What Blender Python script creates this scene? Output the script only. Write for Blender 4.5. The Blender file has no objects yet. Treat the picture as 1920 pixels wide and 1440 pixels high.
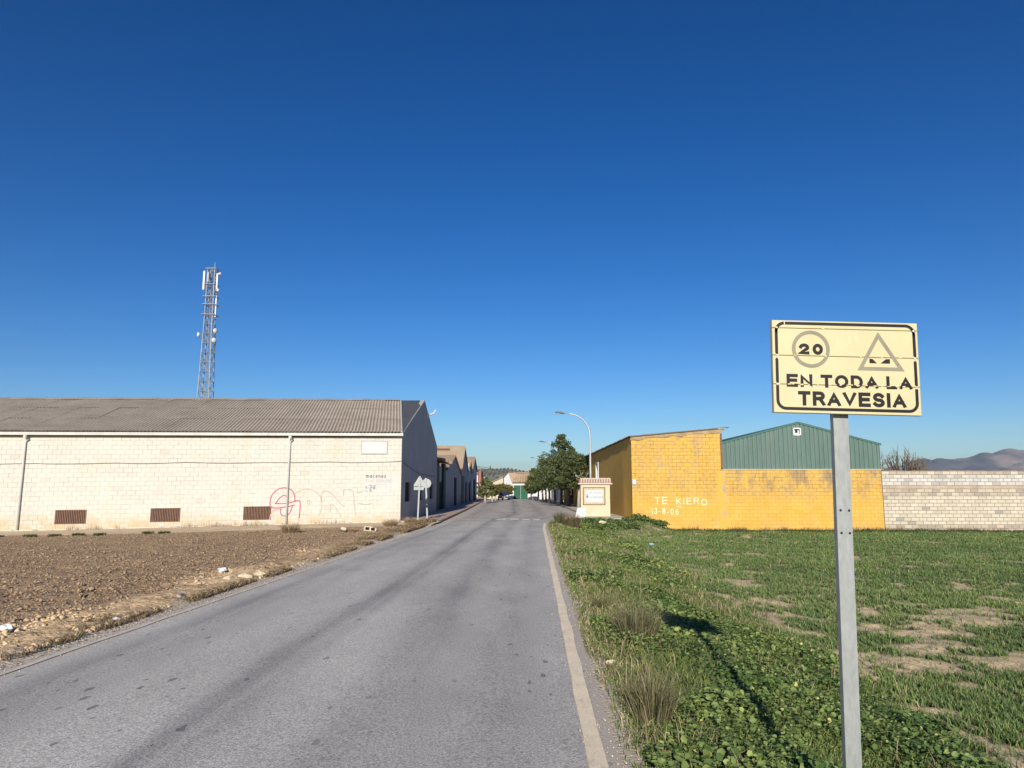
import bpy, math, random
import numpy as np
from mathutils import Matrix, Vector
random.seed(7)
rng = np.random.default_rng(11)
S = bpy.context.scene
R = math.radians
HAZE = True

# ------------------------------------------------------------------ camera, sky, sun, exposure
SUN_EL, SUN_AZ = 21.0, 5.2            # elevation; shadows run 5.2 deg right of straight ahead (+Y)
cam_d = bpy.data.cameras.new('camera'); cam = bpy.data.objects.new('camera', cam_d)
S.collection.objects.link(cam); S.camera = cam
cam.location = (0, 0, 1.7); cam.rotation_euler = (R(90 + 8.165), 0, 0)
cam_d.sensor_width = 36; cam_d.lens = 1380 / 1920 * 36; cam_d.clip_end = 30000; cam_d.clip_start = .05
w = bpy.data.worlds.new('World'); S.world = w; w.use_nodes = True
nt = w.node_tree; bg = nt.nodes['Background']
sky = nt.nodes.new('ShaderNodeTexSky'); sky.sky_type = 'NISHITA'; sky.sun_disc = False
sky.sun_elevation = R(SUN_EL); sky.sun_rotation = R(180 + SUN_AZ)
sky.altitude = 600; sky.air_density = 1.0; sky.dust_density = .15; sky.ozone_density = 4.0
gm = nt.nodes.new('ShaderNodeGamma'); gm.inputs[1].default_value = 1.27
hs = nt.nodes.new('ShaderNodeHueSaturation'); hs.inputs['Saturation'].default_value = 1.2; hs.inputs['Hue'].default_value = .507; hs.inputs['Value'].default_value = .455
nt.links.new(sky.outputs[0], gm.inputs[0]); nt.links.new(gm.outputs[0], hs.inputs['Color']); nt.links.new(hs.outputs[0], bg.inputs[0])
bg.inputs[1].default_value = .10
sun_d = bpy.data.lights.new('sun', 'SUN'); sun = bpy.data.objects.new('sun', sun_d); S.collection.objects.link(sun)
sun_d.energy = 5.0; sun_d.angle = R(.5); sun_d.color = (1, .925, .81)
sdir = Vector((math.sin(R(SUN_AZ)) * math.cos(R(SUN_EL)), math.cos(R(SUN_AZ)) * math.cos(R(SUN_EL)), -math.sin(R(SUN_EL))))
sun.rotation_euler = sdir.to_track_quat('-Z', 'Y').to_euler()
S.view_settings.view_transform = 'Standard'; S.view_settings.look = 'None'; S.view_settings.gamma = 1
S.view_settings.use_curve_mapping = False; S.view_settings.exposure = .45

# ------------------------------------------------------------------ helpers
C = S.collection
def srgb(r, g, b):
    f = lambda v: (v / 255 / 12.92) if v <= 10 else ((v / 255 + .055) / 1.055) ** 2.4
    return (f(r), f(g), f(b))
def tag(o, label=None, cat=None, group=None, kind=None):
    if label: o['label'] = label
    if cat: o['category'] = cat
    if group: o['group'] = group
    if kind: o['kind'] = kind
    return o
def thing(name, loc, label, cat, group=None):
    o = bpy.data.objects.new(name, None); o.empty_display_size = .2; C.objects.link(o); o.location = loc
    return tag(o, label, cat, group)
def world_loc(o):
    l = Vector(o.location)
    return l if o.parent is None else Vector((0, 0, 0))
def adopt(o, parent):
    if parent is not None:
        o.parent = parent
        if parent.parent is None: o.matrix_parent_inverse = Matrix.Translation(-Vector(parent.location))
    return o
def link(name, me, parent=None):
    o = bpy.data.objects.new(name, me); C.objects.link(o); return adopt(o, parent)
def copy_tree(o, parent=None):
    c = o.copy(); C.objects.link(c)
    if parent is not None: c.parent = parent
    for ch in list(o.children): copy_tree(ch, c)
    return c

class MB:
    def __init__(s): s.v = []; s.f = []; s.c = []
    def poly(s, vs, fs, col=None):
        n = len(s.v); s.v += [tuple(p) for p in vs]; s.f += [tuple(i + n for i in f) for f in fs]
        s.c += [col or (1, 1, 1)] * len(vs); return s
    def box(s, x0, x1, y0, y1, z0, z1, M=None, col=None):
        vs = [Vector((x, y, z)) for z in (z0, z1) for y in (y0, y1) for x in (x0, x1)]
        if M is not None: vs = [M @ p for p in vs]
        return s.poly(vs, [(0, 2, 3, 1), (4, 5, 7, 6), (0, 1, 5, 4), (2, 6, 7, 3), (0, 4, 6, 2), (1, 3, 7, 5)], col)
    def tube(s, pts, r, n=8, caps=True):
        pts = [Vector(p) for p in pts]; k = len(pts)
        rr = r if isinstance(r, (list, tuple)) else [r] * k
        rings = []; ref = None
        for i, p in enumerate(pts):
            t = (pts[min(i + 1, k - 1)] - pts[max(i - 1, 0)]).normalized()
            if ref is None: ref = Vector((1, 0, 0)) if abs(t.x) < .8 else Vector((0, 1, 0))
            a = (ref - t * ref.dot(t)).normalized(); b = t.cross(a); ref = a
            rings += [p + (a * math.cos(2 * math.pi * j / n) + b * math.sin(2 * math.pi * j / n)) * rr[i] for j in range(n)]
        fs = [(i * n + j, i * n + (j + 1) % n, (i + 1) * n + (j + 1) % n, (i + 1) * n + j) for i in range(k - 1) for j in range(n)]
        if caps: fs += [tuple(range(n))[::-1], tuple(range((k - 1) * n, k * n))]
        return s.poly(rings, fs)
    def lathe(s, prof, n=12, at=(0, 0, 0)):
        vs = [(at[0] + r * math.cos(2 * math.pi * j / n), at[1] + r * math.sin(2 * math.pi * j / n), at[2] + z) for r, z in prof for j in range(n)]
        k = len(prof)
        fs = [(i * n + j, i * n + (j + 1) % n, (i + 1) * n + (j + 1) % n, (i + 1) * n + j) for i in range(k - 1) for j in range(n)]
        return s.poly(vs, fs)
    def prism(s, poly2, fn, d0, d1):
        """poly2: 2-D outline; fn(u,v,d)->point; extruded from d0 to d1"""
        n = len(poly2)
        vs = [fn(u, v, d0) for u, v in poly2] + [fn(u, v, d1) for u, v in poly2]
        return s.poly(vs, [tuple(range(n)), tuple(range(2 * n - 1, n - 1, -1))] + [(i, i + n, (i + 1) % n + n, (i + 1) % n) for i in range(n)])
    def mesh(s, name, mat, smooth=False, colors=False):
        me = bpy.data.meshes.new(name); me.from_pydata(s.v, [], s.f); me.materials.append(mat)
        if colors:
            a = me.color_attributes.new('col', 'FLOAT_COLOR', 'POINT')
            a.data.foreach_set('color', np.array([(*c, 1) for c in s.c], dtype=np.float32).ravel())
        if smooth: me.polygons.foreach_set('use_smooth', [True] * len(me.polygons))
        me.update(); return me
    def build(s, name, mat, parent=None, smooth=False, colors=False):
        return link(name, s.mesh(name, mat, smooth, colors), parent)

def np_mesh(name, verts, faces, mat, cols=None, smooth=False):
    """faces: (n,k) int array"""
    me = bpy.data.meshes.new(name); nv = len(verts); nf, k = faces.shape
    me.vertices.add(nv); me.vertices.foreach_set('co', np.ascontiguousarray(verts, dtype=np.float32).ravel())
    me.loops.add(nf * k); me.loops.foreach_set('vertex_index', np.ascontiguousarray(faces, dtype=np.int32).ravel())
    me.polygons.add(nf); me.polygons.foreach_set('loop_start', np.arange(0, nf * k, k, dtype=np.int32))
    if smooth: me.polygons.foreach_set('use_smooth', np.ones(nf, dtype=bool))
    if cols is not None:
        a = me.color_attributes.new('col', 'FLOAT_COLOR', 'POINT')
        c4 = np.ones((nv, 4), dtype=np.float32); c4[:, :3] = cols; a.data.foreach_set('color', c4.ravel())
    me.materials.append(mat); me.update(calc_edges=True); me.validate(); return me

# numpy value noise
def vn(x, y, seed=0):
    x = np.asarray(x, float); y = np.asarray(y, float)
    xi = np.floor(x).astype(np.int64); yi = np.floor(y).astype(np.int64); fx = x - xi; fy = y - yi
    def h(a, b):
        n = (a * 374761393 + b * 668265263 + seed * 974634777) & 0xffffffff
        n = ((n ^ (n >> 13)) * 1274126177) & 0xffffffff
        return ((n ^ (n >> 16)) & 0xffff) / 65535.
    u = fx * fx * (3 - 2 * fx); v = fy * fy * (3 - 2 * fy)
    return (h(xi, yi) * (1 - u) + h(xi + 1, yi) * u) * (1 - v) + (h(xi, yi + 1) * (1 - u) + h(xi + 1, yi + 1) * u) * v
def fbm(x, y, seed=0, o=4):
    r = 0; a = .5; t = 0
    for i in range(o):
        r = r + a * vn(x * 2 ** i, y * 2 ** i, seed + i * 17); t += a; a *= .5
    return r / t
def sstep(a, b, x):
    t = np.clip((np.asarray(x, float) - a) / (b - a), 0, 1); return t * t * (3 - 2 * t)

# ------------------------------------------------------------------ materials
def mat(name, c=(.5, .5, .5), rough=.85, var=(3, .15), bump=None, metal=0, attr=False, fine=None, stretch=None, spec=.3, transl=0, local=False):
    """attr: colour from attribute 'col'; var=(scale,amount) large mottling; fine=(scale,amount) speckle; bump=(scale,strength,distance)"""
    m = bpy.data.materials.new(name); m.use_nodes = True; n = m.node_tree.nodes; l = m.node_tree.links
    b = n['Principled BSDF']; b.inputs['Roughness'].default_value = rough; b.inputs['Metallic'].default_value = metal
    b.inputs['Specular IOR Level'].default_value = spec
    if local: p = n.new('ShaderNodeTexCoord').outputs['Object']
    else: p = n.new('ShaderNodeNewGeometry').outputs['Position']
    if stretch:
        mp = n.new('ShaderNodeMapping'); mp.inputs['Scale'].default_value = stretch; l.new(p, mp.inputs[0]); p = mp.outputs[0]
    if attr:
        a = n.new('ShaderNodeAttribute'); a.attribute_name = 'col'; col = a.outputs['Color']
    else:
        a = n.new('ShaderNodeRGB'); a.outputs[0].default_value = (*c, 1); col = a.outputs[0]
    for k, vv in enumerate((var, fine)):
        if not vv: continue
        nz = n.new('ShaderNodeTexNoise'); nz.inputs['Scale'].default_value = vv[0]; nz.inputs['Detail'].default_value = 6 if k == 0 else 2
        nz.inputs['Roughness'].default_value = .65; l.new(p, nz.inputs['Vector'])
        mr = n.new('ShaderNodeMapRange'); mr.inputs[1].default_value = .3; mr.inputs[2].default_value = .7
        mr.inputs[3].default_value = 1 - vv[1]; mr.inputs[4].default_value = 1 + vv[1]; l.new(nz.outputs[0], mr.inputs[0])
        mx = n.new('ShaderNodeMix'); mx.data_type = 'RGBA'; mx.blend_type = 'MULTIPLY'; mx.inputs[0].default_value = 1
        l.new(col, mx.inputs[6]); l.new(mr.outputs[0], mx.inputs[7]); col = mx.outputs[2]
    l.new(col, b.inputs['Base Color'])
    if bump:
        nz = n.new('ShaderNodeTexNoise'); nz.inputs['Scale'].default_value = bump[0]; nz.inputs['Detail'].default_value = 5; l.new(p, nz.inputs['Vector'])
        bp = n.new('ShaderNodeBump'); bp.inputs['Strength'].default_value = bump[1]; bp.inputs['Distance'].default_value = bump[2] if len(bump) > 2 else .02
        l.new(nz.outputs[0], bp.inputs['Height']); l.new(bp.outputs[0], b.inputs['Normal'])
    if transl:
        tr = n.new('ShaderNodeBsdfTranslucent'); l.new(col, tr.inputs[0]); ms = n.new('ShaderNodeMixShader'); ms.inputs[0].default_value = transl
        l.new(b.outputs[0], ms.inputs[1]); l.new(tr.outputs[0], ms.inputs[2]); l.new(ms.outputs[0], n['Material Output'].inputs[0])
    m['colsock'] = 1
    return m
def add_mask(m, color, scale, lo, hi, amt=1.0, stretch=None, zr=None, xr=None, detail=6, seed=0):
    """mix a second real colour in by a noise mask (stains, wear, moss), optionally confined to a height or X range in metres"""
    n = m.node_tree.nodes; l = m.node_tree.links; b = n['Principled BSDF']
    src = b.inputs['Base Color'].links[0].from_socket
    g = n.new('ShaderNodeNewGeometry').outputs['Position']; p = g
    mp = n.new('ShaderNodeMapping'); mp.inputs['Scale'].default_value = stretch or (1, 1, 1); mp.inputs['Location'].default_value = (seed * 7.3, seed * 3.1, seed * 1.7)
    l.new(p, mp.inputs[0])
    nz = n.new('ShaderNodeTexNoise'); nz.inputs['Scale'].default_value = scale; nz.inputs['Detail'].default_value = detail; nz.inputs['Roughness'].default_value = .7
    l.new(mp.outputs[0], nz.inputs['Vector'])
    mr = n.new('ShaderNodeMapRange'); mr.inputs[1].default_value = lo; mr.inputs[2].default_value = hi; mr.inputs[4].default_value = amt
    l.new(nz.outputs[0], mr.inputs[0]); fac = mr.outputs[0]
    for rngv, ax in ((zr, 2), (xr, 0)):
        if rngv:
            sp = n.new('ShaderNodeSeparateXYZ'); l.new(g, sp.inputs[0])
            m2 = n.new('ShaderNodeMapRange'); m2.interpolation_type = 'SMOOTHSTEP'; m2.inputs[1].default_value = rngv[0]; m2.inputs[2].default_value = rngv[1]
            l.new(sp.outputs[ax], m2.inputs[0])
            mu = n.new('ShaderNodeMath'); mu.operation = 'MULTIPLY'; l.new(fac, mu.inputs[0]); l.new(m2.outputs[0], mu.inputs[1]); fac = mu.outputs[0]
    mx = n.new('ShaderNodeMix'); mx.data_type = 'RGBA'; l.new(fac, mx.inputs[0]); l.new(src, mx.inputs[6]); mx.inputs[7].default_value = (*color, 1)
    l.new(mx.outputs[2], b.inputs['Base Color']); return m

M = {}
M['whiteblock'] = mat('white_blockwork', attr=True, var=(.9, .06), fine=(22, .06), bump=(30, .35, .01))
add_mask(M['whiteblock'], (.46, .33, .17), 1.6, .36, .58, .85, (1, 1, 2), zr=(.75, -.1))
add_mask(M['whiteblock'], (.50, .42, .29), .7, .55, .75, .5, (1, 1, .5), seed=2)
add_mask(M['whiteblock'], (.28, .25, .21), 5, .66, .8, .5, (1, 1, .25), seed=4)
M['mortarw'] = mat('white_mortar', (.20, .17, .14), var=(2, .12)); add_mask(M['mortarw'], (.54, .50, .43), 1.6, .32, .54, 1, (1, 1, 1.3))
M['yellowblock'] = mat('yellow_blockwork', attr=True, var=(1.1, .06), fine=(25, .06), bump=(30, .4, .01))
add_mask(M['yellowblock'], (.30, .25, .18), 1.5, .55, .66, .6, (1, 1, .45), zr=(1.0, 2.4), seed=1)
add_mask(M['yellowblock'], (.50, .30, .07), .5, .42, .62, .4, (1, 1, .7), seed=9)
add_mask(M['yellowblock'], (.36, .27, .15), 5.5, .56, .66, .75, (1, 1, .8), zr=(.2, 1.6), seed=3)
add_mask(M['yellowblock'], (.46, .37, .26), 1.2, .45, .66, .6, (1, 1, 1), zr=(.3, -.7), seed=6)
add_mask(M['yellowblock'], (.27, .20, .11), 7.5, .50, .58, .5, (1, 1, .8), zr=(.7, 1.9), seed=12)
add_mask(M['yellowblock'], (.20, .165, .12), 1.5, .47, .60, .8, (1, 1, .5), zr=(.9, 2.4), xr=(11.6, 12.6), seed=21)
add_mask(M['yellowblock'], (.52, .36, .14), 2.2, .44, .6, .3, (1, 1, .35), seed=23)
M['mortary'] = mat('yellow_mortar', (.19, .125, .04), var=(3, .2)); add_mask(M['mortary'], (.52, .31, .052), 1.3, .28, .46, 1, (1, 1, 1.4), zr=(2.0, .9)); add_mask(M['mortary'], (.52, .31, .052), 1.3, .45, .58, 1, (1, 1, 1.4), seed=3)
M['greyblock'] = mat('grey_blockwork', attr=True, var=(1.4, .10), fine=(22, .12), bump=(30, .5, .012))
add_mask(M['greyblock'], (.36, .28, .20), 1.3, .45, .65, .6, (1, 1, 1), zr=(.1, -.7), seed=6)
M['mortarg'] = mat('grey_mortar', (.20, .17, .13), var=(3, .2), bump=(20, .4))
M['asbestos'] = mat('fibre_cement', (.29, .255, .215), rough=.95, var=(.8, .2), fine=(14, .16), bump=(40, .3))
add_mask(M['asbestos'], (.12, .10, .085), 1.5, .56, .76, .5, (.5, 1, 1), seed=2)
add_mask(M['asbestos'], (.42, .36, .24), 1.1, .58, .75, .6, (1, .4, 1), seed=5)
M['darkroof'] = mat('dark_sheet', (.075, .078, .085), rough=.7, var=(1, .15))
M['gutter'] = mat('gutter_white', (.47, .46, .42), rough=.6, var=(2, .15))
M['pipe'] = mat('pipe_grey', (.46, .47, .47), rough=.5, var=(2, .12))
M['brownslat'] = mat('brown_paint_metal', (.16, .085, .055), rough=.6, var=(6, .2))
M['dark'] = mat('dark_interior', (.012, .012, .014), rough=.9, var=None)
M['gable'] = mat('grey_render', (.39, .39, .40), var=(.5, .10), fine=(9, .05), bump=(25, .25))
add_mask(M['gable'], (.30, .29, .28), .9, .5, .75, .5, (1, 1, .3), seed=3)
M['board'] = mat('board_white', (.47, .48, .48), rough=.5, var=(1.5, .05))
M['frame_grey'] = mat('frame_grey', (.36, .35, .32), rough=.6)
M['cable'] = mat('cable_dark', (.10, .085, .07), rough=.7, var=None)
M['ink'] = mat('sign_black', (.008, .006, .0065), rough=.5, var=(40, .15))
M['cream'] = mat('sign_cream', srgb(188, 178, 140), rough=.42, var=(5, .05), fine=(60, .02), spec=.4)
add_mask(M['cream'], srgb(182, 166, 118), 6, .5, .75, .5, (1, 1, .25), seed=2)
add_mask(M['cream'], srgb(196, 192, 170), 9, .62, .72, .6, (1, 1, .3), seed=8)
M['signgrey'] = mat('sign_grey', srgb(128, 124, 106), rough=.5, var=(15, .12))
M['chip'] = mat('sign_chip', srgb(205, 200, 184), rough=.6, var=(30, .1))
M['galv'] = mat('galvanised', (.27, .285, .28), rough=.5, metal=.2, var=(9, .14), fine=(45, .10), stretch=(1, 1, .35), local=True)
M['signback'] = mat('sign_back', (.29, .305, .305), rough=.5, metal=.1, var=(3, .1))
M['hole'] = mat('bolt_black', (.02, .02, .02), var=None)
M['pink'] = mat('spray_pink', srgb(170, 92, 116), var=(12, .18))
M['pinkfade'] = mat('spray_pink_faded', srgb(186, 140, 138), var=(12, .12))
M['ghost'] = mat('spray_faded', srgb(166, 156, 142), var=(8, .1))
M['ghosty'] = mat('spray_faded_yellow', srgb(172, 162, 138), var=(8, .1))
M['spraywhite'] = mat('spray_white', srgb(212, 203, 168), var=(10, .15))
M['green'] = mat('green_cladding', (.082, .138, .118), rough=.55, var=(.5, .09), fine=(4, .05), spec=.4, stretch=(1, 1, .3))
add_mask(M['green'], (.13, .17, .145), .8, .5, .7, .5, (2, 1, .25))
M['greendark'] = mat('green_roof', srgb(64, 98, 88), rough=.5, var=(.5, .07))
M['darkgreen'] = mat('dark_green_gate', (.012, .045, .045), rough=.6, var=(2, .15))
M['gategreen'] = mat('street_green_gate', (.007, .075, .038), rough=.6, var=(2, .12))
M['render_white'] = mat('white_render', (.54, .54, .53), var=(.6, .08), fine=(8, .04))
M['render_cream'] = mat('cream_render', (.48, .42, .32), var=(.6, .10), fine=(8, .05))
M['render_shade'] = mat('pale_grey_render', (.38, .38, .39), var=(.5, .12), fine=(6, .06))
M['tanroof'] = mat('tan_roof', (.36, .27, .17), rough=.95, var=(.7, .25), fine=(6, .15), stretch=(1, .3, .3))
M['rooftile'] = mat('clay_tile', (.38, .275, .19), rough=.9, var=(1.2, .25), fine=(9, .2))
M['redbrick'] = mat('red_brick', (.27, .12, .095), var=(2, .15))
M['stone'] = mat('monument_stone', (.53, .45, .32), var=(2.5, .10), fine=(30, .08), bump=(25, .2))
M['tilecap'] = mat('cap_tile', (.52, .44, .37), var=(6, .15))
M['tilered'] = mat('cap_red', (.27, .13, .10), var=(6, .2))
M['ceramic'] = mat('ceramic_white', (.48, .49, .51), rough=.3, var=(8, .06))
M['ceramicb'] = mat('ceramic_border', (.46, .37, .22), rough=.35, var=(14, .3))
M['ceramict'] = mat('ceramic_lettering', (.26, .34, .36), rough=.4, var=(20, .2))
M['crest'] = mat('ceramic_crest', (.2, .16, .15), rough=.4, var=(30, .5))
M['concrete'] = mat('pale_concrete', (.48, .43, .35), var=(1.2, .14), fine=(16, .10), bump=(20, .3))
M['paving'] = mat('paving', (.42, .33, .27), var=(1.0, .14), fine=(10, .12), bump=(15, .3))
M['lamp'] = mat('lamp_metal', (.40, .42, .43), rough=.4, metal=.4, var=(3, .08))
M['lamphead'] = mat('lamp_head', (.06, .065, .075), rough=.5, var=None)
M['mast'] = mat('mast_galvanised', (.27, .275, .28), rough=.55, metal=.2, var=(1, .25))
M['white'] = mat('white_plastic', (.58, .59, .60), rough=.4, var=(2, .05))
M['bark'] = mat('bark', (.13, .10, .075), rough=.95, var=(6, .25), bump=(25, .5))
M['palebark'] = mat('pale_bark', (.36, .32, .27), rough=.95, var=(6, .2))
M['leaf'] = mat('leaf', attr=True, rough=.55, var=(.8, .18), transl=.18)
M['blade'] = mat('grass_blade', attr=True, rough=.6, var=(.6, .14), transl=.22)
M['dryplant'] = mat('dry_plant', attr=True, rough=.9, var=(2, .2), transl=.1)
M['soil'] = mat('ploughed_soil', attr=True, rough=1, var=(.45, .14), fine=(18, .25), bump=(18, 1, .04), spec=.1)
M['earth'] = mat('bare_earth', attr=True, rough=1, var=(.8, .12), fine=(30, .18), bump=(28, .8, .02), spec=.1)
M['clod'] = mat('clod', attr=True, rough=1, var=(5, .2), bump=(40, .5), spec=.1)
M['town'] = mat('street_ground', (.36, .30, .23), rough=1, var=(.5, .15), fine=(9, .12))
M['plain'] = mat('plain_ground', (.20, .19, .10), rough=1, var=(.01, .25), fine=(.2, .12))
M['paper'] = mat('paper', (.60, .62, .66), rough=.7, var=(20, .08))
M['yellowpaper'] = mat('yellow_card', (.78, .55, .12), rough=.7, var=(20, .1))
M['plasticblue'] = mat('blue_plastic', (.35, .55, .75), rough=.4, var=(20, .1))
M['carpaint'] = mat('dark_car_paint', (.03, .032, .04), rough=.3, var=None, spec=.5)
M['tyre'] = mat('tyre', (.02, .02, .02), rough=.9, var=None)
M['glass'] = mat('dark_glass', (.03, .04, .05), rough=.08, var=None, spec=.6)
M['wood'] = mat('brown_beam', (.13, .065, .035), rough=.8, var=(3, .2))

# asphalt: worn pale grey aggregate, darker wheel tracks along the lanes, tar spots
def asphalt():
    m = bpy.data.materials.new('asphalt'); m.use_nodes = True; n = m.node_tree.nodes; l = m.node_tree.links; b = n['Principled BSDF']
    b.inputs['Roughness'].default_value = .85; b.inputs['Specular IOR Level'].default_value = .3
    pos = n.new('ShaderNodeNewGeometry').outputs['Position']
    at = n.new('ShaderNodeAttribute'); at.attribute_name = 'col'
    sep = n.new('ShaderNodeSeparateColor'); l.new(at.outputs['Color'], sep.inputs[0]); lat = sep.outputs[0]; old = sep.outputs[1]
    def math_(op, a, b_=None, c_=None):
        k = n.new('ShaderNodeMath'); k.operation = op
        for i, v in enumerate((a, b_, c_)):
            if v is None: continue
            if isinstance(v, (int, float)): k.inputs[i].default_value = v
            else: l.new(v, k.inputs[i])
        return k.outputs[0]
    def noise(scale, detail=4, stretch=None, rough=.6):
        p = pos
        if stretch:
            mp = n.new('ShaderNodeMapping'); mp.inputs['Scale'].default_value = stretch; l.new(pos, mp.inputs[0]); p = mp.outputs[0]
        z = n.new('ShaderNodeTexNoise'); z.inputs['Scale'].default_value = scale; z.inputs['Detail'].default_value = detail; z.inputs['Roughness'].default_value = rough
        l.new(p, z.inputs['Vector']); return z.outputs[0]
    def ramp(v, a, b_, c0, c1):
        r = n.new('ShaderNodeMapRange'); r.inputs[1].default_value = a; r.inputs[2].default_value = b_; r.inputs[3].default_value = c0; r.inputs[4].default_value = c1
        l.new(v, r.inputs[0]); return r.outputs[0]
    wob = math_('MULTIPLY', math_('SUBTRACT', noise(.25, 2, (1, .2, 1)), .5), .03)
    latw = math_('ADD', lat, wob)
    tr = None
    for c0, wd, am in ((.13, .035, .55), (.46, .035, .8), (.50, .02, .5), (.68, .05, .5), (.20, .05, .3), (.86, .05, .35)):
        d = math_('DIVIDE', math_('SUBTRACT', latw, c0), wd)
        g = math_('MULTIPLY', math_('EXPONENT', math_('MULTIPLY', math_('MULTIPLY', d, d), -1)), am)
        tr = g if tr is None else math_('MAXIMUM', tr, g)
    streak = ramp(noise(1.2, 5, (2.2, .12, 1)), .35, .7, .5, 1.25)
    track = math_('MULTIPLY', tr, streak)
    base = n.new('ShaderNodeMix'); base.data_type = 'RGBA'
    l.new(old, base.inputs[0]); base.inputs[6].default_value = (.455, .428, .388, 1); base.inputs[7].default_value = (.42, .38, .34, 1)
    dk = n.new('ShaderNodeMix'); dk.data_type = 'RGBA'; l.new(math_('MINIMUM', math_('MULTIPLY', track, .75), .75), dk.inputs[0]); l.new(base.outputs[2], dk.inputs[6]); dk.inputs[7].default_value = (.15, .147, .148, 1)
    # aggregate speckle and mottling
    sp = ramp(noise(55, 2, None, .8), .3, .7, .52, 1.48); mo = math_('MULTIPLY', ramp(noise(.9, 6, (1, .4, 1)), .3, .7, .84, 1.16), ramp(noise(.22, 4, (1.6, .25, 1)), .3, .7, .88, 1.12))
    sp2 = ramp(noise(170, 1), .3, .7, .7, 1.3)
    k = math_('MULTIPLY', math_('MULTIPLY', sp, mo), sp2)
    mul = n.new('ShaderNodeMix'); mul.data_type = 'RGBA'; mul.blend_type = 'MULTIPLY'; mul.inputs[0].default_value = 1
    l.new(dk.outputs[2], mul.inputs[6]); l.new(k, mul.inputs[7])
    # small tar spots elongated along the driving direction, thickest on the far lane and centre
    vo = n.new('ShaderNodeTexVoronoi'); vo.inputs['Scale'].default_value = 4.6
    mp = n.new('ShaderNodeMapping'); mp.inputs['Scale'].default_value = (1.9, .8, 1); l.new(pos, mp.inputs[0]); l.new(mp.outputs[0], vo.inputs['Vector'])
    wd2 = math_('MULTIPLY', math_('SUBTRACT', noise(14, 4), .5), .5)
    size = ramp(vo.outputs['Color'], .42, .85, -.10, .24)
    zone = ramp(noise(.35, 3, (1, .3, 1)), .36, .56, .1, 1)
    spot = math_('MULTIPLY', math_('LESS_THAN', math_('ADD', vo.outputs['Distance'], wd2), size), math_('MULTIPLY', zone, .64))
    sm = n.new('ShaderNodeMix'); sm.data_type = 'RGBA'; l.new(spot, sm.inputs[0]); l.new(mul.outputs[2], sm.inputs[6]); sm.inputs[7].default_value = (.085, .083, .082, 1)
    # sandy dust along both edges
    e = math_('MAXIMUM', ramp(lat, .06, .005, 0, 1), ramp(lat, .975, 1, 0, .8))
    en = math_('MULTIPLY', e, ramp(noise(2.2, 6), .25, .55, .45, 1))
    du = n.new('ShaderNodeMix'); du.data_type = 'RGBA'; l.new(en, du.inputs[0]); l.new(sm.outputs[2], du.inputs[6]); du.inputs[7].default_value = (.50, .42, .33, 1)
    l.new(du.outputs[2], b.inputs['Base Color'])
    bp = n.new('ShaderNodeBump'); bp.inputs['Strength'].default_value = .5; bp.inputs['Distance'].default_value = .008; l.new(noise(80, 3), bp.inputs['Height']); l.new(bp.outputs[0], b.inputs['Normal'])
    return m
M['asphalt'] = asphalt()
def worn_paint(name, c, lo=.42, hi=.62, amt=.8, under=(.24, .22, .2)):
    m = mat(name, c, var=(3, .12), fine=(70, .2)); add_mask(m, under, 5, lo, hi, amt, (2, .6, 1)); return m
M['line'] = worn_paint('edge_line_paint', (.80, .67, .48), .56, .74, .45)
M['zebra'] = worn_paint('crossing_paint', (.78, .77, .75), .46, .64, .7)

# ------------------------------------------------------------------ layout curves
LY = [-8, 0, 7.3, 10.4, 14.2, 19.1, 28.4, 39.5, 60, 83, 113, 124, 132, 140]
LX = [-5.0, -4.95, -4.86, -4.74, -4.59, -4.39, -4.1, -3.68, -3.7, -3.9, -4.3, -6.0, -11, -20]
RY = [-8, 0, 4.8, 8.7, 33.5, 40, 42.5, 47, 51, 89, 126, 140]
RX = [.47, .55, .68, .80, 1.58, 1.92, 2.3, 3.9, 4.7, 5.1, 5.5, 5.6]
def Le(y): return np.interp(y, LY, LX)
def Re(y): return np.interp(y, RY, RX)
PR = np.array([-5.75, 38.5]); DW = np.array([.9872, .1595]); NW = np.array([-.1595, .9872])   # white warehouse: corner, along, inwards
def wbase(s): return .10 + s * .0168
def wtop(s): return 4.42 + s * .0085
def P(s, off=0): q = PR + DW * s + NW * off; return q
def wall_off(x, y): return -((x - PR[0]) * NW[0] + (y - PR[1]) * NW[1])
def wall_s(x, y): return (x - PR[0]) * DW[0] + (y - PR[1]) * DW[1]
def gz_left(x, y):
    x = np.asarray(x, float); y = np.asarray(y, float)
    z = -.008 - .035 * sstep(0, .8, Le(y) - x) - .0165 * np.clip(-5 - x, 0, 60)
    near = sstep(5.0, 2.5, wall_off(x, y)); return z * (1 - near) + (wbase(wall_s(x, y)) - .05) * near
def gz_right(x, y):
    x = np.asarray(x, float); y = np.asarray(y, float); u = x - Re(y)
    z = -.008 - .47 * sstep(.15, 3.2, u) - .14 * sstep(2.6, 5, u)
    m = sstep(35.5, 40.5, y) * sstep(9.0, 6.6, x); return z * (1 - m) + .0 * m

# ------------------------------------------------------------------ ground, road, fields
def sheet(name, x0, x1, y0, y1, z, m):
    return tag(MB().poly([(x0, y0, z), (x1, y0, z), (x1, y1, z), (x0, y1, z)], [(0, 1, 2, 3)]).build(name, m), kind='structure')
sheet('ground', -9000, 9000, -3000, 12000, -1.6, M['plain'])
sheet('street_ground', -70, 90, 36.5, 330, -.72, M['town'])
# street level plinth between the facades
b = MB(); b.box(-6.2, 1.9, 38.6, 190, -.7, -.02); b.box(1.9, 7.2, 41.7, 190, -.7, -.02); b.box(-60, -6.2, 100, 190, -.7, -.025)
tag(b.build('street_bed', M['town']), kind='structure')

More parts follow.
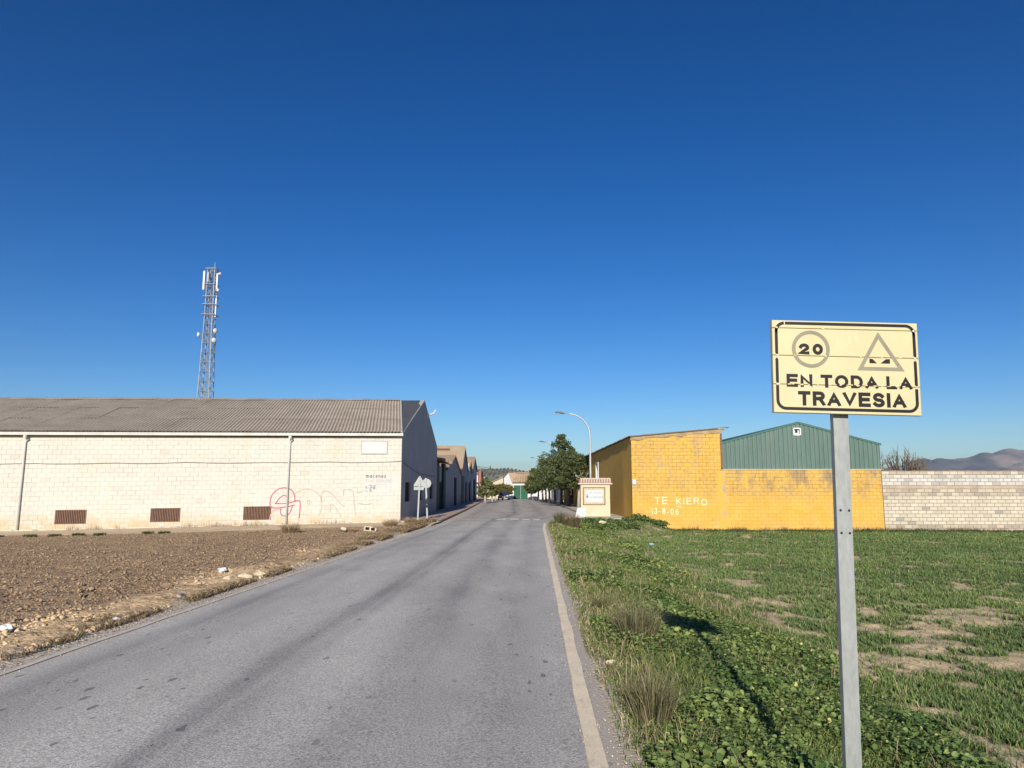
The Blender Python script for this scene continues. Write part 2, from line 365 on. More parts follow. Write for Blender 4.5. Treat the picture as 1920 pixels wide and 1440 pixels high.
ys = np.concatenate([np.arange(-8, 45, .5), np.arange(45, 139, 1.5)]); us = np.linspace(0, 1, 41)
Yg, Ug = np.meshgrid(ys, us, indexing='ij'); Xg = Le(Yg) + (Re(Yg) - Le(Yg)) * Ug
crown = .05 * (1 - (2 * Ug - 1) ** 2)
V = np.stack([Xg, Yg, crown], -1).reshape(-1, 3); nu = len(us)
idx = np.arange(len(ys) * nu).reshape(len(ys), nu)
F = np.stack([idx[:-1, :-1], idx[:-1, 1:], idx[1:, 1:], idx[1:, :-1]], -1).reshape(-1, 4)
cols = np.zeros((len(V), 3)); cols[:, 0] = Ug.ravel(); cols[:, 1] = sstep(40.8, 42.2, V[:, 1])
road = tag(link('road', np_mesh('road', V, F, M['asphalt'], cols, True)), kind='structure')
# painted edge lines
def strip(name, xf, wdt, y0, y1, z, m, parent, step=.5, jag=.012):
    ya = np.arange(y0, y1, step); b = MB()
    for i in range(len(ya) - 1):
        p = []
        for y in (ya[i], ya[i + 1]):
            j0, j1 = (vn(y * 2.3, 3.3) - .5) * 2 * jag, (vn(y * 2.1, 8.8) - .5) * 2 * jag
            x = float(xf(y)); uu = (x - Le(y)) / (Re(y) - Le(y)); zz = .05 * (1 - (2 * uu - 1) ** 2) + z
            p += [(x - wdt / 2 + j0, y, zz), (x + wdt / 2 + j1, y, zz)]
        b.poly(p, [(0, 1, 3, 2)])
    return b.build(name, m, parent)
strip('edge_line', lambda y: Re(y) - .15, .115, -7, 38.5, .009, M['line'], road)
strip('edge_line', lambda y: Le(y) + .14, .07, 4, 40, .009, worn_paint('edge_line_faint', (.62, .56, .47), .45, .65, .7, (.48, .42, .35)), road)
zb = []
for i, (a, c, dy) in enumerate(((-.95, -.35, 0), (-.15, .35, .1), (.55, .95, -.05), (1.15, 1.55, .05))):
    uu = ((a + c) / 2 - Le(41.5)) / (Re(41.5) - Le(41.5)); zc = .05 * (1 - (2 * uu - 1) ** 2) + .012
    MB().poly([(a, 41.2 + dy, zc), (c, 41.1 + dy, zc), (c + .05, 42.6 + dy, zc), (a + .1, 42.5 + dy, zc)], [(0, 1, 2, 3)]).build('crossing_stripe', M['zebra'], road)
MB().poly([(-2.9, 41.2, .052), (-1.2, 41.3, .06), (-1.2, 41.55, .06), (-2.9, 41.5, .052)], [(0, 1, 2, 3)]).build('crossing_stripe', M['zebra'], road)

# ploughed field (left)
def grid_mesh(name, X, Y, Z, keep, m, cols, kind='structure'):
    a, c = X.shape; id_ = np.arange(a * c).reshape(a, c)
    F = np.stack([id_[:-1, :-1], id_[:-1, 1:], id_[1:, 1:], id_[1:, :-1]], -1)
    k = keep[:-1, :-1] & keep[1:, 1:]; F = F[k]
    V = np.stack([X, Y, Z], -1).reshape(-1, 3)
    u, inv = np.unique(F.ravel(), return_inverse=True)
    o = link(name, np_mesh(name, V[u], inv.reshape(-1, 4), m, cols.reshape(-1, 3)[u], True)); return tag(o, kind=kind)
ya = np.concatenate([np.arange(1, 7, .25), np.arange(7, 20, .06), np.arange(20, 40.5, .085)])
ua = np.concatenate([np.arange(0, 3, .05), np.arange(3, 22, .075), np.arange(22, 38, .5)])
Y, U = np.meshgrid(ya, ua, indexing='ij'); X = Le(Y) + .06 - U
def straw_mask(x, y): return sstep(2.3, .9, (Le(y) - x) + (fbm(x * .7, y * .7, 5) - .5) * 2.6) * sstep(30, 16, y + 0 * x)
fine = fbm(X * 8, Y * 8, 1, 3); med = fbm(X * 1.3, Y * 1.3, 2, 3); cl = np.clip(vn(X * 10, Y * 10, 9) - .5, 0, 1)
rough = sstep(.05, 1.0, U)
Z = gz_left(X, Y) + rough * ((fine - .5) * .085 + (med - .5) * .05 + cl * .035) + .07 * sstep(.1, .5, U) * sstep(2.2, .8, U)
Z += .05 * np.sin((X * .25 + Y) * 2 * math.pi / .9) * rough * .25
st = straw_mask(X, Y); ed = sstep(.55, .2, U + (fbm(X * 2, Y * 2, 7) - .5) * .5)
c_soil = np.array([.345, .242, .152]); c_dk = np.array([.28, .195, .125]); c_st = np.array([.60, .43, .25]); c_ed = np.array([.50, .43, .34])
k = sstep(.35, .65, fbm(X * .6, Y * .6, 21))[..., None]
CC = c_soil * (1 - .45 * k) + c_dk * .45 * k
CC = CC * (1 - st[..., None] * .85) + c_st * st[..., None] * .85
CC = CC * (1 - ed[..., None]) + c_ed * ed[..., None]
off = wall_off(X, Y)
edge = 3.6 + (fbm(X * .35, Y * .35, 31) - .5) * 1.6
pm = sstep(edge + .35, edge - .1, off)[..., None]
CC = CC * (1 - pm) + np.array([.56, .44, .30]) * pm
Z = Z * (1 - pm[..., 0]) + (gz_left(X, Y) + (fine - .5) * .03) * pm[..., 0]
field = grid_mesh('ploughed_field', X, Y, Z, off > -.1, M['soil'], CC)

# grass field with its roadside bank (right)
ya = np.concatenate([np.arange(1.5, 4, .15), np.arange(4, 16, .06), np.arange(16, 41.48, .12), [41.5]])
ua = np.concatenate([np.arange(0, 4.5, .06), np.arange(4.5, 14, .10), np.arange(14, 40, .35)])
Y, U = np.meshgrid(ya, ua, indexing='ij'); X = Re(Y) - .06 + U
def bare_mask(x, y):
    u = x - Re(y)
    a = .35 * fbm(x * .75 + 5, y * .75, 41, 3) + .65 * fbm(x * 2.3 + y * .5, y * 2.4, 44, 4)
    near = sstep(2.4, 3.4, u) * (1 - .55 * sstep(7, 14, u)) * (1 - .8 * sstep(14, 26, y))
    return np.clip(sstep(.565, .635, a + .052 * near - .005 * sstep(20, 34, y)) * sstep(2.0, 3.0, u), 0, 1)
def weed_mask(x, y): return sstep(3.6, 2.5, (x - Re(y)) + (fbm(x * .8, y * .5, 51) - .5) * 1.6)
bm_ = bare_mask(X, Y); wm_ = weed_mask(X, Y); f4 = fbm(X * 5, Y * 5, 61, 4)
Z = gz_right(X, Y) + sstep(.1, .6, U) * ((f4 - .5) * .07 + (fbm(X * .8, Y * .8, 62) - .5) * .16 * sstep(.4, 1.5, U))
c_b = np.array([.55, .425, .265]); c_g = np.array([.22, .20, .105]); c_w = np.array([.26, .21, .13]); c_ed = np.array([.50, .43, .34])
CC = c_g * (1 - bm_[..., None]) + c_b * bm_[..., None]
CC = CC * (1 - wm_[..., None]) + c_w * wm_[..., None]
ed = sstep(.26, .06, U + (fbm(X * 2.5, Y * 1.2, 71) - .5) * .45)[..., None]; CC = CC * (1 - ed) + c_ed * ed
tag(grid_mesh('grass_field', X, Y, Z, np.ones_like(X, bool), M['earth'], CC), kind='structure')
def zr_fine(x, y):
    u = x - Re(y) + .06
    return gz_right(x, y) + sstep(.1, .6, u) * ((fbm(x * 5, y * 5, 61, 4) - .5) * .07 + (fbm(x * .8, y * .8, 62) - .5) * .16 * sstep(.4, 1.5, u))

# ------------------------------------------------------------------ block walls
def block_mesh(w_, h_, m, col, j=.011, dep=.03, inset=.006):
    a, c = w_ / 2 - j / 2, h_ / 2 - j / 2
    v = [(-a, 0, -c), (a, 0, -c), (a, 0, c), (-a, 0, c), (-a + inset, -dep, -c + inset), (a - inset, -dep, -c + inset), (a - inset, -dep, c - inset), (-a + inset, -dep, c - inset)]
    b = MB(); b.poly(v, [(4, 5, 6, 7), (0, 1, 5, 4), (1, 2, 6, 5), (2, 3, 7, 6), (3, 0, 4, 7)], col); return b
def block_wall(parent, fn, s0, s1, zb, zt, row_h, bw, openings, m, palette, pick, quota, inframe, j=.011, dep=.03, name='block', topclip=None, rows_skip=()):
    """fn(s)->(x,y) on the core face; d, n unit vectors; blocks stand proud of the core. quota = how many become objects of their own"""
    d = Vector((*(np.array(fn(1.0)) - np.array(fn(0.0))), 0)).normalized(); nrm = Vector((-d.y, d.x, 0))
    cand = []; rest = MB()
    nrow = int(round((zt((s0 + s1) / 2) - zb((s0 + s1) / 2)) / row_h))
    for r in range(nrow):
        if r in rows_skip: continue
        s = s0 - (bw / 2 if r % 2 else 0); c_i = 0
        while s < s1:
            a, e = max(s, s0), min(s + bw, s1); c_i += 1; s += bw
            if e - a < .06: continue
            segs = [(a, e)]
            zc_frac = (r + .5) / nrow
            for (o0, o1, z0, z1) in openings:
                mid = (a + e) / 2; zz = zb(mid) + (zt(mid) - zb(mid)) * zc_frac
                if z0 + .02 < zz < z1 - .02:
                    segs = [q for (p0, p1) in segs for q in ((p0, min(p1, o0)), (max(p0, o1), p1)) if q[1] - q[0] > .05]
            for (p0, p1) in segs:
                mid = (p0 + p1) / 2; z = zb(mid) + (zt(mid) - zb(mid)) * zc_frac
                h = (zt(mid) - zb(mid)) / nrow
                if topclip is not None and z + h / 2 > topclip(mid): continue
                ang = -math.atan((zb(1) - zb(0)) * (1 - zc_frac) + (zt(1) - zt(0)) * zc_frac)
                x, y = fn(mid)
                cand.append((abs(p1 - p0 - bw) < .001, mid, z, h, p1 - p0, x, y, ang, pick(r, c_i, mid, z, nrow)))
    full = [c for c in cand if c[0] and inframe(c[1], c[2])]
    full.sort(key=lambda c: c[5] ** 2 + c[6] ** 2 + (c[2] - 1.7) ** 2)
    chosen = set(id(c) for c in full[:quota]); meshes = {}
    base = Matrix(((d.x, nrm.x, 0, 0), (d.y, nrm.y, 0, 0), (0, 0, 1, 0), (0, 0, 0, 1)))
    for c in cand:
        Mx = Matrix.Translation((c[5], c[6], c[2])) @ base @ Matrix.Rotation(c[7], 4, 'Y')
        jx = Matrix.Translation((0, (random.random() - .5) * .006, 0))
        if id(c) in chosen:
            key = c[8]
            if key not in meshes: meshes[key] = block_mesh(bw, c[3], m, palette[key], j, dep).mesh(name, m, colors=True)
            o = bpy.data.objects.new(name, meshes[key]); C.objects.link(o); adopt(o, parent); o.matrix_basis = Mx @ jx
        else:
            q = block_mesh(c[4], c[3], m, palette[c[8]], j, dep); rest.poly([Mx @ jx @ Vector(p) for p in q.v], q.f, palette[c[8]])
    if rest.v: tag(rest.build('blockwork', m, parent, colors=True), kind='stuff')
def core_panel(parent, name, fn, s0, s1, zb, zt, openings, thick, m, step=2.0):
    """wall slab with real openings: front face cells, reveals and back"""
    d = Vector((*(np.array(fn(1.0)) - np.array(fn(0.0))), 0)).normalized(); nrm = Vector((-d.y, d.x, 0))
    ss = sorted(set([s0, s1] + [v for o in openings for v in o[:2]])); b = MB()
    def pt(s, z, k): x, y = fn(s); return (x + nrm.x * k, y + nrm.y * k, z)
    for a, e in zip(ss[:-1], ss[1:]):
        cuts = sorted([(o[2], o[3]) for o in openings if o[0] <= a + 1e-6 and o[1] >= e - 1e-6]); lo = None; bands = []
        for (z0, z1) in cuts: bands.append((lo, z0)); lo = z1
        bands.append((lo, None))
        for (z0, z1) in bands:
            q = [zb(a) if z0 is None else z0, zb(e) if z0 is None else z0, zt(e) if z1 is None else z1, zt(a) if z1 is None else z1]
            for k in (0, thick): b.poly([pt(a, q[0], k), pt(e, q[1], k), pt(e, q[2], k), pt(a, q[3], k)], [(0, 1, 2, 3)])
    for (a, e, z0, z1) in openings:
        for p in (((a, z0), (e, z0)), ((a, z1), (e, z1)), ((a, z0), (a, z1)), ((e, z0), (e, z1))):
            (sa, za), (sb, zb_) = p; b.poly([pt(sa, za, 0), pt(sb, zb_, 0), pt(sb, zb_, thick), pt(sa, za, thick)], [(0, 1, 2, 3)])
    b.poly([pt(s0, zt(s0), 0), pt(s1, zt(s1), 0), pt(s1, zt(s1), thick), pt(s0, zt(s0), thick)], [(0, 1, 2, 3)])
    for s in (s0, s1): b.poly([pt(s, zb(s), 0), pt(s, zt(s), 0), pt(s, zt(s), thick), pt(s, zb(s), thick)], [(0, 1, 2, 3)])
    return b.build(name, m, parent)

# ------------------------------------------------------------------ stroke lettering and ribbons
def arc(cx, cy, rx, ry, a0, a1, n=14):
    return [(cx + rx * math.cos(R(a0 + (a1 - a0) * i / n)), cy + ry * math.sin(R(a0 + (a1 - a0) * i / n))) for i in range(n + 1)]
G = {
 'E': (.78, [[(1, 1), (0, 1), (0, 0), (1, 0)], [(0, .52), (.9, .52)]]), 'N': (.85, [[(0, 0), (0, 1), (1, 0), (1, 1)]]),
 'T': (.82, [[(0, 1), (1, 1)], [(.5, 1), (.5, 0)]]), 'O': (.98, [arc(.5, .5, .5, .5, 0, 360, 28)]),
 'D': (.85, [[(0, 0), (0, 1), (.45, 1)] + arc(.45, .5, .55, .5, 90, -90, 14)[1:] + [(0, 0)]]),
 'A': (.92, [[(0, 0), (.5, 1), (1, 0)], [(.2, .3), (.8, .3)]]), 'L': (.7, [[(0, 1), (0, 0), (1, 0)]]),
 'R': (.82, [[(0, 0), (0, 1), (.6, 1)] + arc(.62, .75, .36, .25, 90, -90, 10)[1:] + [(.3, .5)], [(.0, .5), (.4, .5)], [(.6, .5), (1, 0)]]),
 'V': (.92, [[(0, 1), (.5, 0), (1, 1)]]), 'I': (.0, [[(0, 0), (0, 1)]]),
 'S': (.78, [arc(.5, .75, .46, .25, 25, 255, 12) + arc(.5, .25, .5, .25, 80, -155, 12)]),
 'K': (.75, [[(0, 0), (0, 1)], [(1, 1), (0, .4)], [(.25, .55), (1, 0)]]), 'Z': (.8, [[(0, 1), (1, 1), (0, 0), (1, 0)]]),
 'U': (.8, [[(0, 1), (0, .4)] + arc(.5, .4, .5, .4, 180, 360, 12) + [(1, 1)]]),
 'B': (.8, [[(0, 0), (0, 1), (.6, 1)] + arc(.6, .76, .32, .24, 90, -90, 8)[1:] + [(.3, .52)], [(0, .52), (.6, .52)] + arc(.62, .26, .38, .26, 90, -90, 8) + [(.2, 0)]]),
 '2': (.7, [arc(.5, .7, .5, .3, 165, -35, 12) + [(0, 0), (1, 0)]]), '0': (.72, [arc(.5, .5, .5, .5, 0, 360, 24)]),
 '1': (.15, [[(0, .8), (1, 1), (1, 0)]]), '3': (.6, [arc(.45, .75, .5, .25, 140, -90, 10) + arc(.45, .25, .55, .25, 90, -140, 10)]),
 '8': (.65, [arc(.5, .75, .42, .25, 0, 360, 16), arc(.5, .25, .5, .25, 0, 360, 16)]), '6': (.65, [arc(.5, .3, .5, .3, 0, 360, 16), [(.0, .32), (.06, .62), (.3, .88), (.8, 1)]]),
 '-': (.3, [[(0, .45), (1, .45)]]),
 'm': (1.1, [[(0, 0), (0, .62)], [(0, .4)] + arc(.25, .4, .25, .2, 180, 0, 6) + [(.5, 0)], [(.5, .4)] + arc(.75, .4, .25, .2, 180, 0, 6) + [(1, 0)]]),
 'a': (.62, [arc(.45, .3, .45, .3, 0, 360, 14), [(1, .62), (1, 0)]]), 'c': (.6, [arc(.5, .3, .5, .3, 50, 310, 12)]),
 'e': (.62, [[(.02, .32), (.98, .32)] + arc(.5, .3, .5, .3, 5, 310, 14)]), 'n': (.62, [[(0, 0), (0, .62)], [(0, .4)] + arc(.5, .4, .5, .2, 180, 0, 8) + [(1, 0)]]),
 's': (.5, [arc(.5, .45, .45, .15, 30, 250, 8) + arc(.5, .15, .5, .15, 80, -150, 8)]),
}
def ribbon(b, pts, wd, fn, cap=True):
    """flat mitred stroke along pts (2-D); fn(u,v)->3-D point"""
    p = [Vector((x, y)) for x, y in pts]; p = [q for i, q in enumerate(p) if i == 0 or (q - p[i - 1]).length > 1e-6]; closed = (p[0] - p[-1]).length < 1e-6 and len(p) > 3
    if closed: p = p[:-1]
    n = len(p)
    if cap and not closed:
        p[0] = p[0] + (p[0] - p[1]).normalized() * wd / 2; p[-1] = p[-1] + (p[-1] - p[-2]).normalized() * wd / 2
    L_ = []
    for i in range(n):
        a = p[i - 1] if (i or closed) else None; c = p[(i + 1) % n] if (i < n - 1 or closed) else None
        t0 = (p[i] - a).normalized() if a is not None else None; t1 = (c - p[i]).normalized() if c is not None else None
        if t0 is None: t0 = t1
        if t1 is None: t1 = t0
        n0 = Vector((-t0.y, t0.x)); n1 = Vector((-t1.y, t1.x)); mt = n0 + n1
        mt = mt.normalized() if mt.length > 1e-4 else n0
        k = min(1 / max(mt.dot(n1), .35), 2.2); L_.append((p[i] + mt * wd / 2 * k, p[i] - mt * wd / 2 * k))
    vs = [fn(*q) for l in L_ for q in l]; m_ = n if closed else n - 1
    b.poly(vs, [(2 * i, 2 * ((i + 1) % n), 2 * ((i + 1) % n) + 1, 2 * i + 1) for i in range(m_)])
def text(b, s, x0, y0, width, height, thick, fn, gap=.3, space=.7, jit=0, only=None):
    word = 0
    tw = sum((space if ch == ' ' else G[ch][0] + thick / height + gap) for ch in s) - gap
    k = width / (tw * height); x = x0
    for ch in s:
        if ch == ' ': x += space * height * k; word += 1; continue
        gw, strokes = G[ch]; W_ = gw * height * k; jy = (random.random() - .5) * jit * height
        for q_, st_ in enumerate(strokes if only in (None, word) else ()):
            lo, hi = y0 + jy, y0 + jy + height
            ribbon(b, [(x + thick / 2 + u * W_, y0 + jy + thick / 2 + v * (height - thick)) for u, v in st_], thick, lambda u, v: fn(u, min(max(v, lo), hi), .0004 * q_))
        x += W_ + (thick + gap * height * k)

# ------------------------------------------------------------------ white warehouse (left)
WL = -27.0
wh = thing('warehouse', (PR[0], PR[1], .1), 'long cream white block warehouse with corrugated roof and pink graffiti beside ploughed field', 'warehouse')
CH = (wtop(-11) - wbase(-11)) / 20
vents = [(a, e, wbase((a + e) / 2) + CH * .96, wbase((a + e) / 2) + CH * 4.06) for a, e in ((-16.4, -15.0), (-12.1, -10.72), (-7.75, -6.42), (-20.9, -19.5))]
wp_ = lambda s: tuple(P(s))
pal = [(.515, .488, .432), (.510, .482, .425), (.522, .495, .440), (.50, .468, .407), (.513, .485, .429), (.485, .446, .38), (.517, .490, .434)]
def pick_w(r, c, s, z, n):
    v = random.random(); return 5 if v < .012 else (3 if v < .07 else random.choice((0, 0, 1, 2, 4, 6, 0, 2)))
core_panel(wh, 'wall', wp_, WL, 0, lambda s: wbase(s) - .3, wtop, vents, .25, M['mortarw'])
block_wall(wh, wp_, WL, 0, wbase, wtop, .2165, .41, vents, M['whiteblock'], pal, pick_w, 300, lambda s, z: -19 < s < -.2 and z > .8, j=.008, dep=.012)
def on_wall(s, z, k=.018):
    x, y = P(s, -k); return (x, y, z)
def wbox(b, s0, s1, k0, k1, z0, z1, zs0=0, zs1=0):
    vs = []
    for z, dz in ((z0, 0), (z1, 0)):
        for k in (k0, k1):
            for s in (s0, s1):
                x, y = P(s, -k); vs.append((x, y, z + (zs0 if s == s0 else zs1)))
    return b.poly(vs, [(0, 2, 3, 1), (4, 5, 7, 6), (0, 1, 5, 4), (2, 6, 7, 3), (0, 4, 6, 2), (1, 3, 7, 5)])
for (a, e, z0, z1) in vents:
    win = wbox(MB(), a + .02, e - .02, -.14, -.12, z0 + .02, z1 - .02).build('vent_window', M['dark'], wh)
    fr = MB()
    for q in ((a, e, z1 - .04, z1), (a, e, z0, z0 + .04), (a, a + .04, z0 + .04, z1 - .04), (e - .04, e, z0 + .04, z1 - .04)): wbox(fr, q[0], q[1], -.09, -.03, q[2], q[3])
    fr.build('frame', M['brownslat'], win)
    nsl = 17
    for i in range(nsl):
        s = a + .04 + (e - a - .08) * (i + .5) / nsl
        wbox(MB(), s - .022, s + .022, -.085, -.05, z0 + .035, z1 - .035).build('slat', M['brownslat'], win)
# roof of corrugated sheets
def ridge_z(s): return 7.42 + s * .0150
HALF = 9.15
def Rf(s, q, front=True):
    off = -.28 + (HALF + .28) * q
    x, y = P(s, off); z0 = 4.66 + s * .0085; z = z0 - .09 + (ridge_z(s) - z0 + .09) * q
    return Vector((x, y, z))
def corr_sheet(wd, ln, amp, wave, seg, m, name, thick=.012, dirt=True):
    n = int(round(wd / wave * seg)); b = MB(); m_ = n + 1; r_ = random.Random(n)
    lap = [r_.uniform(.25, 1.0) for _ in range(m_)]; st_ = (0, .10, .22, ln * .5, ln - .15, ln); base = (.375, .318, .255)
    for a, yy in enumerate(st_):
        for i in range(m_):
            x = wd * i / n; hh = math.sin(2 * math.pi * x / wave); k = 1.0 + (.30 * hh if dirt else 0)  # same flag also tones crests lighter and valleys darker so the corrugation reads
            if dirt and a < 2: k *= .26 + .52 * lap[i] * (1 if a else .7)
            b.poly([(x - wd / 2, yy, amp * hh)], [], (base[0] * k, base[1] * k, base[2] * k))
    k0 = len(b.v)
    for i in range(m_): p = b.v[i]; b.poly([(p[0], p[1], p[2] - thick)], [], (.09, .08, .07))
    b.f += [(a * m_ + i, a * m_ + i + 1, (a + 1) * m_ + i + 1, (a + 1) * m_ + i) for a in range(len(st_) - 1) for i in range(n)]
    b.f += [(k0 + i, k0 + i + 1, i + 1, i) for i in range(n)]
    return b.mesh(name, m, smooth=False, colors=True)
M['sheet'] = mat('weathered_sheet', attr=True, rough=.95, var=(.5, .16), fine=(9, .14), bump=(40, .3))
add_mask(M['sheet'], (.13, .11, .09), 1.2, .58, .78, .6, (.5, 1, 1), seed=2)
add_mask(M['sheet'], (.40, .35, .26), .9, .56, .75, .5, (1, .4, 1), seed=5)
sheet_w = 1.06; rows = 3
slope_len = (Rf(0, 1) - Rf(0, 0)).length
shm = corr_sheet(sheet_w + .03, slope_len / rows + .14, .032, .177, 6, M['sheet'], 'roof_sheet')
roof = MB(); roof.poly([Rf(WL, .01) - Vector((0, 0, .10)), Rf(0, .01) - Vector((0, 0, .10)), Rf(0, 1) - Vector((0, 0, .10)), Rf(WL, 1) - Vector((0, 0, .10))], [(0, 1, 2, 3)])
def back(s, q): x, y = P(s, HALF + 9.0 * q); return Vector((x, y, ridge_z(s) - (ridge_z(s) - 4.7) * q - .06))
roof.poly([back(WL, 0), back(1.0, 0), back(2.6, 1), back(WL, 1)], [(0, 1, 2, 3)])
roof = roof.build('roof', M['asbestos'], wh)
ncol = int((-WL) / sheet_w)
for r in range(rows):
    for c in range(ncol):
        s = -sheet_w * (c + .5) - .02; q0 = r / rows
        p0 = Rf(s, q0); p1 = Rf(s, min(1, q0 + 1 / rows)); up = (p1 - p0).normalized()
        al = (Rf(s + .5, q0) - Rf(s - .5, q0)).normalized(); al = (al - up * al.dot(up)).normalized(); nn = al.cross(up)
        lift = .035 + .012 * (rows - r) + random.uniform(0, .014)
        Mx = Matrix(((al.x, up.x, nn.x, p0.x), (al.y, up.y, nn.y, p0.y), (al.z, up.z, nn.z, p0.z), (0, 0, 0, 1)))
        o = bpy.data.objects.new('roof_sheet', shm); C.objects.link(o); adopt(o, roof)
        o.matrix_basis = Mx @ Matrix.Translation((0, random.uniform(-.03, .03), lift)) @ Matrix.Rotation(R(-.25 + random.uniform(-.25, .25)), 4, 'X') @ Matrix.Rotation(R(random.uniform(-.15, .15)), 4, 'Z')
# ridge caps, one by one
for c in range(ncol + 2):
    s = -sheet_w * (c - 1) - .5; a = P(s - .57, HALF); e = P(s + .57, HALF); za, ze = ridge_z(s - .57), ridge_z(s + .57)
    if s > -.3: continue
    b = MB(); prof = [(-.32, -.07), (-.12, .03), (0, .06), (.12, .03), (.32, -.07)]; vs = []
    for (x, y), z in ((a, za), (e, ze)):
        for o_, h_ in prof: vs.append((x + NW[0] * o_, y + NW[1] * o_, z + h_ + .05 + (c % 2) * .012))
    b.poly(vs, [(i, i + 1, i + 6, i + 5) for i in range(4)]).build('ridge_cap', M['asbestos'], roof, smooth=True)
# dark sheet triangle between the last sheets and the skewed gable
gx = lambda y: -5.75 + .004 * (y - 38.5)
gpk = (gx(47.85), 47.85, 7.48)
e0 = Rf(-.02, 0) + Vector((0, 0, .02)); e1 = Rf(-.02, 1) + Vector((0, 0, .02))
MB().poly([e0, (gx(38.3) + .02, 38.25, e0.z + .03), gpk, e1], [(0, 1, 2, 3)]).build('roof_flashing', M['darkroof'], wh)
b = MB(); b.tube([e0 + Vector((0, 0, .06)), e1 + Vector((0, 0, .06))], .05, 6); b.build('verge_trim', M['gutter'], wh)
# gable wall towards the street, with openings
gw = [(1.5, 3.5, 1.05, 2.1), (7.6, 9.0, 1.05, 2.1), (13.0, 15.3, 1.05, 2.1)]
b = MB(); L0, L1 = 0.0, 17.5
def gtop(t): return 4.62 + (7.50 - 4.62) * t / 9.35 if t < 9.35 else 7.50 - (7.50 - 4.93) * (t - 9.35) / (17.5 - 9.35)
cuts = sorted(set([0, 9.35, 17.5] + [v for o in gw for v in o[:2]]))
def gp(t, z, k=0): y = 38.5 + t; return (gx(y) - k, y, z)
for a, e in zip(cuts[:-1], cuts[1:]):
    op = [o for o in gw if o[0] <= a and o[1] >= e]
    bands = [(.0, op[0][2]), (op[0][3], None)] if op else [(0., None)]
    for z0, z1 in bands:
        for k in (0, .25): b.poly([gp(a, z0 - .1 if z0 == 0 else z0, k), gp(e, z0 - .1 if z0 == 0 else z0, k), gp(e, z1 or gtop(e), k), gp(a, z1 or gtop(a), k)], [(0, 1, 2, 3)])
for o in gw:
    for (ta, za), (tb, zb_) in (((o[0], o[2]), (o[1], o[2])), ((o[0], o[3]), (o[1], o[3])), ((o[0], o[2]), (o[0], o[3])), ((o[1], o[2]), (o[1], o[3]))):
        b.poly([gp(ta, za), gp(tb, zb_), gp(tb, zb_, .25), gp(ta, za, .25)], [(0, 1, 2, 3)])
for a, e in zip((0, 9.35), (9.35, 17.5)): b.poly([gp(a, gtop(a)), gp(e, gtop(e)), gp(e, gtop(e), .25), gp(a, gtop(a), .25)], [(0, 1, 2, 3)])
b.poly([gp(0, -.2), gp(0, gtop(0)), gp(0, gtop(0), .25), gp(0, -.2, .25)], [(0, 1, 2, 3)])
b.poly([gp(17.5, -.2), gp(17.5, gtop(17.5)), gp(17.5, gtop(17.5), 8), gp(17.5, -.2, 8)], [(0, 1, 2, 3)])
b.build('gable_wall', M['gable'], wh)
for o in gw:
    win = MB().box(gx(45) - .22, gx(45) - .18, 38.5 + o[0], 38.5 + o[1], o[2], o[3]).build('window', M['glass'], wh)
    for i in range(9):
        y = 38.5 + o[0] + (o[1] - o[0]) * (i + .5) / 9
        MB().box(gx(45) - .10, gx(45) - .08, y - .01, y + .01, o[2], o[3]).build('bar', M['hole'], win)
b = MB(); b.tube([gp(10.2, 6.55, -.02), gp(10.6, 6.75, -.45), gp(10.9, 7.0, -.55)], .06, 6); b.build('vent_pipe', M['white'], wh)
b = MB(); b.tube([gp(.05, gtop(0) + .02, -.02), gp(9.35, 7.52, -.02)], .035, 6); b.build('gable_trim', M['frame_grey'], wh)
# gutter with saw-tooth sheet ends showing, downpipes, wall cable, boards
b = MB()
wbox(b, WL, .05, .16, .31, 4.46, 4.60, WL * .0085, 0); b.build('gutter', M['gutter'], wh)
for s in (-17.95, -5.62):
    z1 = wtop(s); x, y = P(s, -.22); b = MB(); x2, y2 = P(s, -.07); xb, yb = P(s - .04, -.07)
    b.tube([(x, y, z1 + .05), (x, y, z1 - .08), (x2 + .1, y2, z1 - .16), (x2 - .02, y2, z1 - .28), (xb, yb, wbase(s) + .02)], .05, 8); dp = b.build('downpipe', M['pipe'], wh, True)
    b = MB(); b.tube([(x, y, z1 + .06), (x, y, z1 - .12)], .085, 8); b.build('hopper', M['gutter'], dp)
b = MB(); pts = []
for i in range(60):
    s = WL + 27 * i / 59 * .999; pts.append(on_wall(s, 3.13 + s * .011 - .05 * abs(math.sin(s * .9)) + .04 * vn(s * .7, 1.), .03))
pts += [(gx(38.5 + t) + .04, 38.5 + t, 3.15 - .5 * math.sin(min(1, t / 9) * math.pi * .5)) for t in (.3, 1, 2, 4, 6, 8, 10, 13, 16)]
b.tube(pts, .014, 5); b.build('cable', M['cable'], wh)
bd = wbox(MB(), -2.05, -.78, .02, .05, 3.56, 4.18).build('sign_board', M['board'], wh)
b = MB()
for q in ((-2.09, -.74, 4.18, 4.22), (-2.09, -.74, 3.52, 3.56), (-2.09, -2.05, 3.56, 4.18), (-.78, -.74, 3.56, 4.18)): wbox(b, q[0], q[1], .02, .065, q[2], q[3])
b.build('frame', M['frame_grey'], bd)
M['adpaint'] = mat('advert_paint', (.50, .49, .47), var=(2, .08)); add_mask(M['adpaint'], (.53, .49, .41), 4, .45, .6, .8)
ad = wbox(MB(), -1.86, -.55, .012, .020, 1.56, 2.48).build('painted_advert', M['adpaint'], wh)
wbox(MB(), -.50, -.12, .012, .020, 1.60, 2.46).build('painted_panel', M['adpaint'], wh)
f_ad = lambda u, v, e=0: on_wall(u, v, .0225 + e * 4)
b = MB(); text(b, 'macenes', -1.80, 2.30, .92, .22, .030, f_ad, gap=.4); b.build('lettering', mat('advert_ink', (.10, .10, .11), var=(25, .4)), ad)
